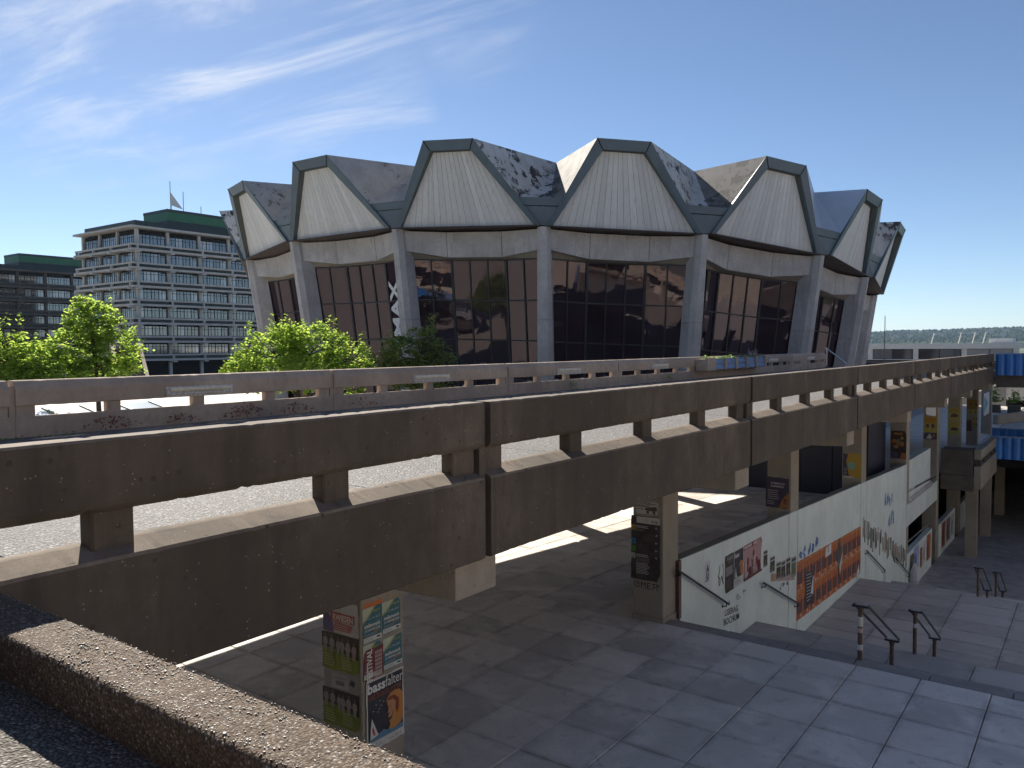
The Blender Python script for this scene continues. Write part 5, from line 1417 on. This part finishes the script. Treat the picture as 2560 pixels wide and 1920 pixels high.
# white building at the right edge
t = empty('white_building'); tag(t, 'white rendered building with slanting windows cut off by the right picture edge', 'building')
o = MB(); o.box(-8.2, 30, 96, 110, -.6, 1.35); o.build('balustrade', m_bwhite, t)
o = MB(); o.box(-8.2, 30, 98.5, 110, 1.35, 3.4); o.build('wall', m_bwhite, t)
o = MB(); o.box(-8.2, 30, 95.9, 96.1, -1.4, -.62); o.build('base_shadow_gap', m_gap, t)
for i in range(8):
    o = MB(); o.slab([(-5.5+1.6*i, 98.4, 1.45), (-4.1+1.6*i, 98.4, 1.45), (-4.1+1.6*i, 98.4, 2.0+.16*min(i+1, 6)), (-5.5+1.6*i, 98.4, 1.9+.16*min(i, 6))], (0, -.06, 0)); o.build('window', m_oglass, t)
for i, xx in enumerate((-8.4, -6.8)):
    t = empty('potted_plant'); tag(t, ['leafy pale green plant in a tub by the white building, the larger one', 'smaller leafy plant in a tub further right by the white building'][i], 'plant')
    o = MB(); o.box(xx-.5, xx+.5, 86.6, 87.6, -1.3, -.55); o.build('tub', m_dark, t)
    o = MB()
    for j in range(160):
        p = V((xx+random.gauss(0, .28), 87.1+random.gauss(0, .28), -.3+abs(random.gauss(0, .75-.25*i)))); s = random.uniform(.08, .16); a = random.uniform(0, 6.28)
        ux = V((math.cos(a), math.sin(a), random.gauss(0, .6))).normalized(); uy = ux.orthogonal().normalized(); o.add([p-ux*s, p-uy*s*.6, p+ux*s, p+uy*s*.6], [(0,1,2,3)])
    link('foliage', o.mesh('foliage'), m_flowerleaf, t)
t = empty('standing_sign'); tag(t, 'small black standing sign on the terrace above the lower blue fence', 'sign')
o = MB(); o.box(-3.9, -3.2, 66.9, 67, .2, .75); o.build('board', m_black, t)
o = MB(); o.tube((-3.55, 66.95, -1.2), (-3.55, 66.95, .25), .05); o.build('post', m_black, t)
t = empty('low_bench'); tag(t, 'dark low bench below the small standing sign', 'bench')
o = MB(); o.box(-4.1, -3.0, 66.0, 66.5, -.85, -.72); o.build('seat', m_black, t)
for x in (-3.95, -3.25):
    o = MB(); o.box(x, x+.1, 66.05, 66.45, -1.25, -.85); o.build('leg', m_black, t)
t = empty('terrace_wall'); tag(t, 'low brown wall slanting across the terrace behind the small sign', 'wall')
o = MB(); o.slab([(-7.2, 74, -1.25), (-2.6, 88, -1.28), (-2.6, 88, -.5), (-7.2, 74, -.5)], (.35, 0, 0)); o.build('wall', m_pillar, t)
t = empty('litter_bin'); tag(t, 'dark bin with a red band at the right edge of the lower court', 'bin')
o = MB(); o.tube((-2.72, 45.6, -5.45), (-2.72, 45.6, -4.75), .26, 12); o.build('body', m_black, t)
o = MB(); o.tube((-2.72, 45.6, -5.0), (-2.72, 45.6, -4.85), .27, 12); o.build('band', flat((.42, .06, .04)), t)
o = MB(); o.tube((-2.72, 45.6, -4.75), (-2.72, 45.6, -4.55), .34, 12, .2); o.build('lid', m_black, t)

# wooded ridge on the horizon
hb = bmesh.new()
nx_, ny_ = 150, 26
vsg = []
for j in range(ny_+1):
    y = 2600+ (4700-2600)*j/ny_; row = []
    for i in range(nx_+1):
        x = -2600+5200*i/nx_
        f = j/ny_; ridge = 62+.026*(x+800)+ 9*mn.noise(V((x*.0016, 3.1, 0)))+5*mn.noise(V((x*.006, 1.1, 0)))
        z = -6+(ridge+6)*(3*f*f-2*f**3)**.8 if f < .8 else ridge+6*math.sin((f-.8)*8)
        z += 5.5*mn.noise(V((x*.012, y*.012, .3)))*min(1, f*3) + 3.0*mn.noise(V((x*.045, y*.045, 2.)))*min(1, f*3)
        row.append(hb.verts.new((x, y, z)))
    vsg.append(row)
for j in range(ny_):
    for i in range(nx_): hb.faces.new((vsg[j][i], vsg[j][i+1], vsg[j+1][i+1], vsg[j+1][i]))
me = bpy.data.meshes.new('hill'); hb.to_mesh(me); hb.free()
me.polygons.foreach_set('use_smooth', [True]*len(me.polygons))
tm = NT('wooded slope')
k_ = tm.mix(tm.ramp(tm.noise(.012, 6, .7), .35, .65), (.014, .026, .012), (.045, .066, .026))
tm.bump(tm.noise(.05, 4, .7), 1.0, 12)
tag(link('hill', me, tm.done(k_, .95, .1)), kind='structure')
tops = MB(); rngh = random.Random(4)
for i in range(12000):                                       # tree crowns roughening the slope and its skyline
    ii = rngh.randint(25, nx_-1); jj = rngh.randint(6, int(ny_*.85))
    a = V(me.vertices[jj*(nx_+1)+ii].co); b = V(me.vertices[min(ny_, jj+1)*(nx_+1)+ii+1].co); p = lerp(a, b, rngh.random()); r = rngh.uniform(5, 10)
    p.x += rngh.uniform(-17, 17)
    tops.add([p+V((r,0,0)), p+V((0,r,0)), p+V((-r,0,0)), p+V((0,-r,0)), p+V((rngh.uniform(-2,2),rngh.uniform(-2,2),r*1.0)), ], [(0,1,4),(1,2,4),(2,3,4),(3,0,4)])
wood = tag(tops.build('woodland', tm.m), 'dense far woodland covering the ridge on the horizon', 'woodland', kind='stuff')
for i in range(14):
    x = -700+34*i+rngh.uniform(-15, 15); jj = rngh.randint(11, 19); ii = int((x+2600)/5200*nx_)
    p = V(me.vertices[jj*(nx_+1)+ii].co)
    h = empty('far_house', ); tag(h, 'tiny pale house on the distant wooded slope, %s from the left' % ordinal(i), 'house', 'houses on the far slope')
    w2 = rngh.uniform(6, 12); hh = rngh.uniform(7, 10)
    o = MB(); o.box(p.x-w2, p.x+w2, p.y-5, p.y+5, p.z-3, p.z+hh); o.build('wall', m_bwhite, h)
    o = MB(); o.loft([(p.x-w2-1, p.y-6, p.z+hh), (p.x-w2-1, p.y+6, p.z+hh), (p.x-w2-1, p.y, p.z+hh+5)], [(p.x+w2+1, p.y-6, p.z+hh), (p.x+w2+1, p.y+6, p.z+hh), (p.x+w2+1, p.y, p.z+hh+5)]); o.build('roof', m_dark, h)

# ================================================================== AIR
hz = MB(); hz.box(-8900, 8900, -2900, 11900, -7.6, 150)
hm = bpy.data.materials.new('haze'); hm.use_nodes = True
hn = hm.node_tree.nodes; hn.remove(hn['Principled BSDF'])
pv_ = hn.new('ShaderNodeVolumePrincipled'); pv_.inputs['Color'].default_value = (.52, .74, 1, 1); pv_.inputs['Density'].default_value = 0.00005; pv_.inputs['Anisotropy'].default_value = .2
hm.node_tree.links.new(pv_.outputs[0], hn['Material Output'].inputs['Volume'])
tag(hz.build('haze', hm), 'thin bluish haze in the air over the whole place', 'haze', kind='stuff')
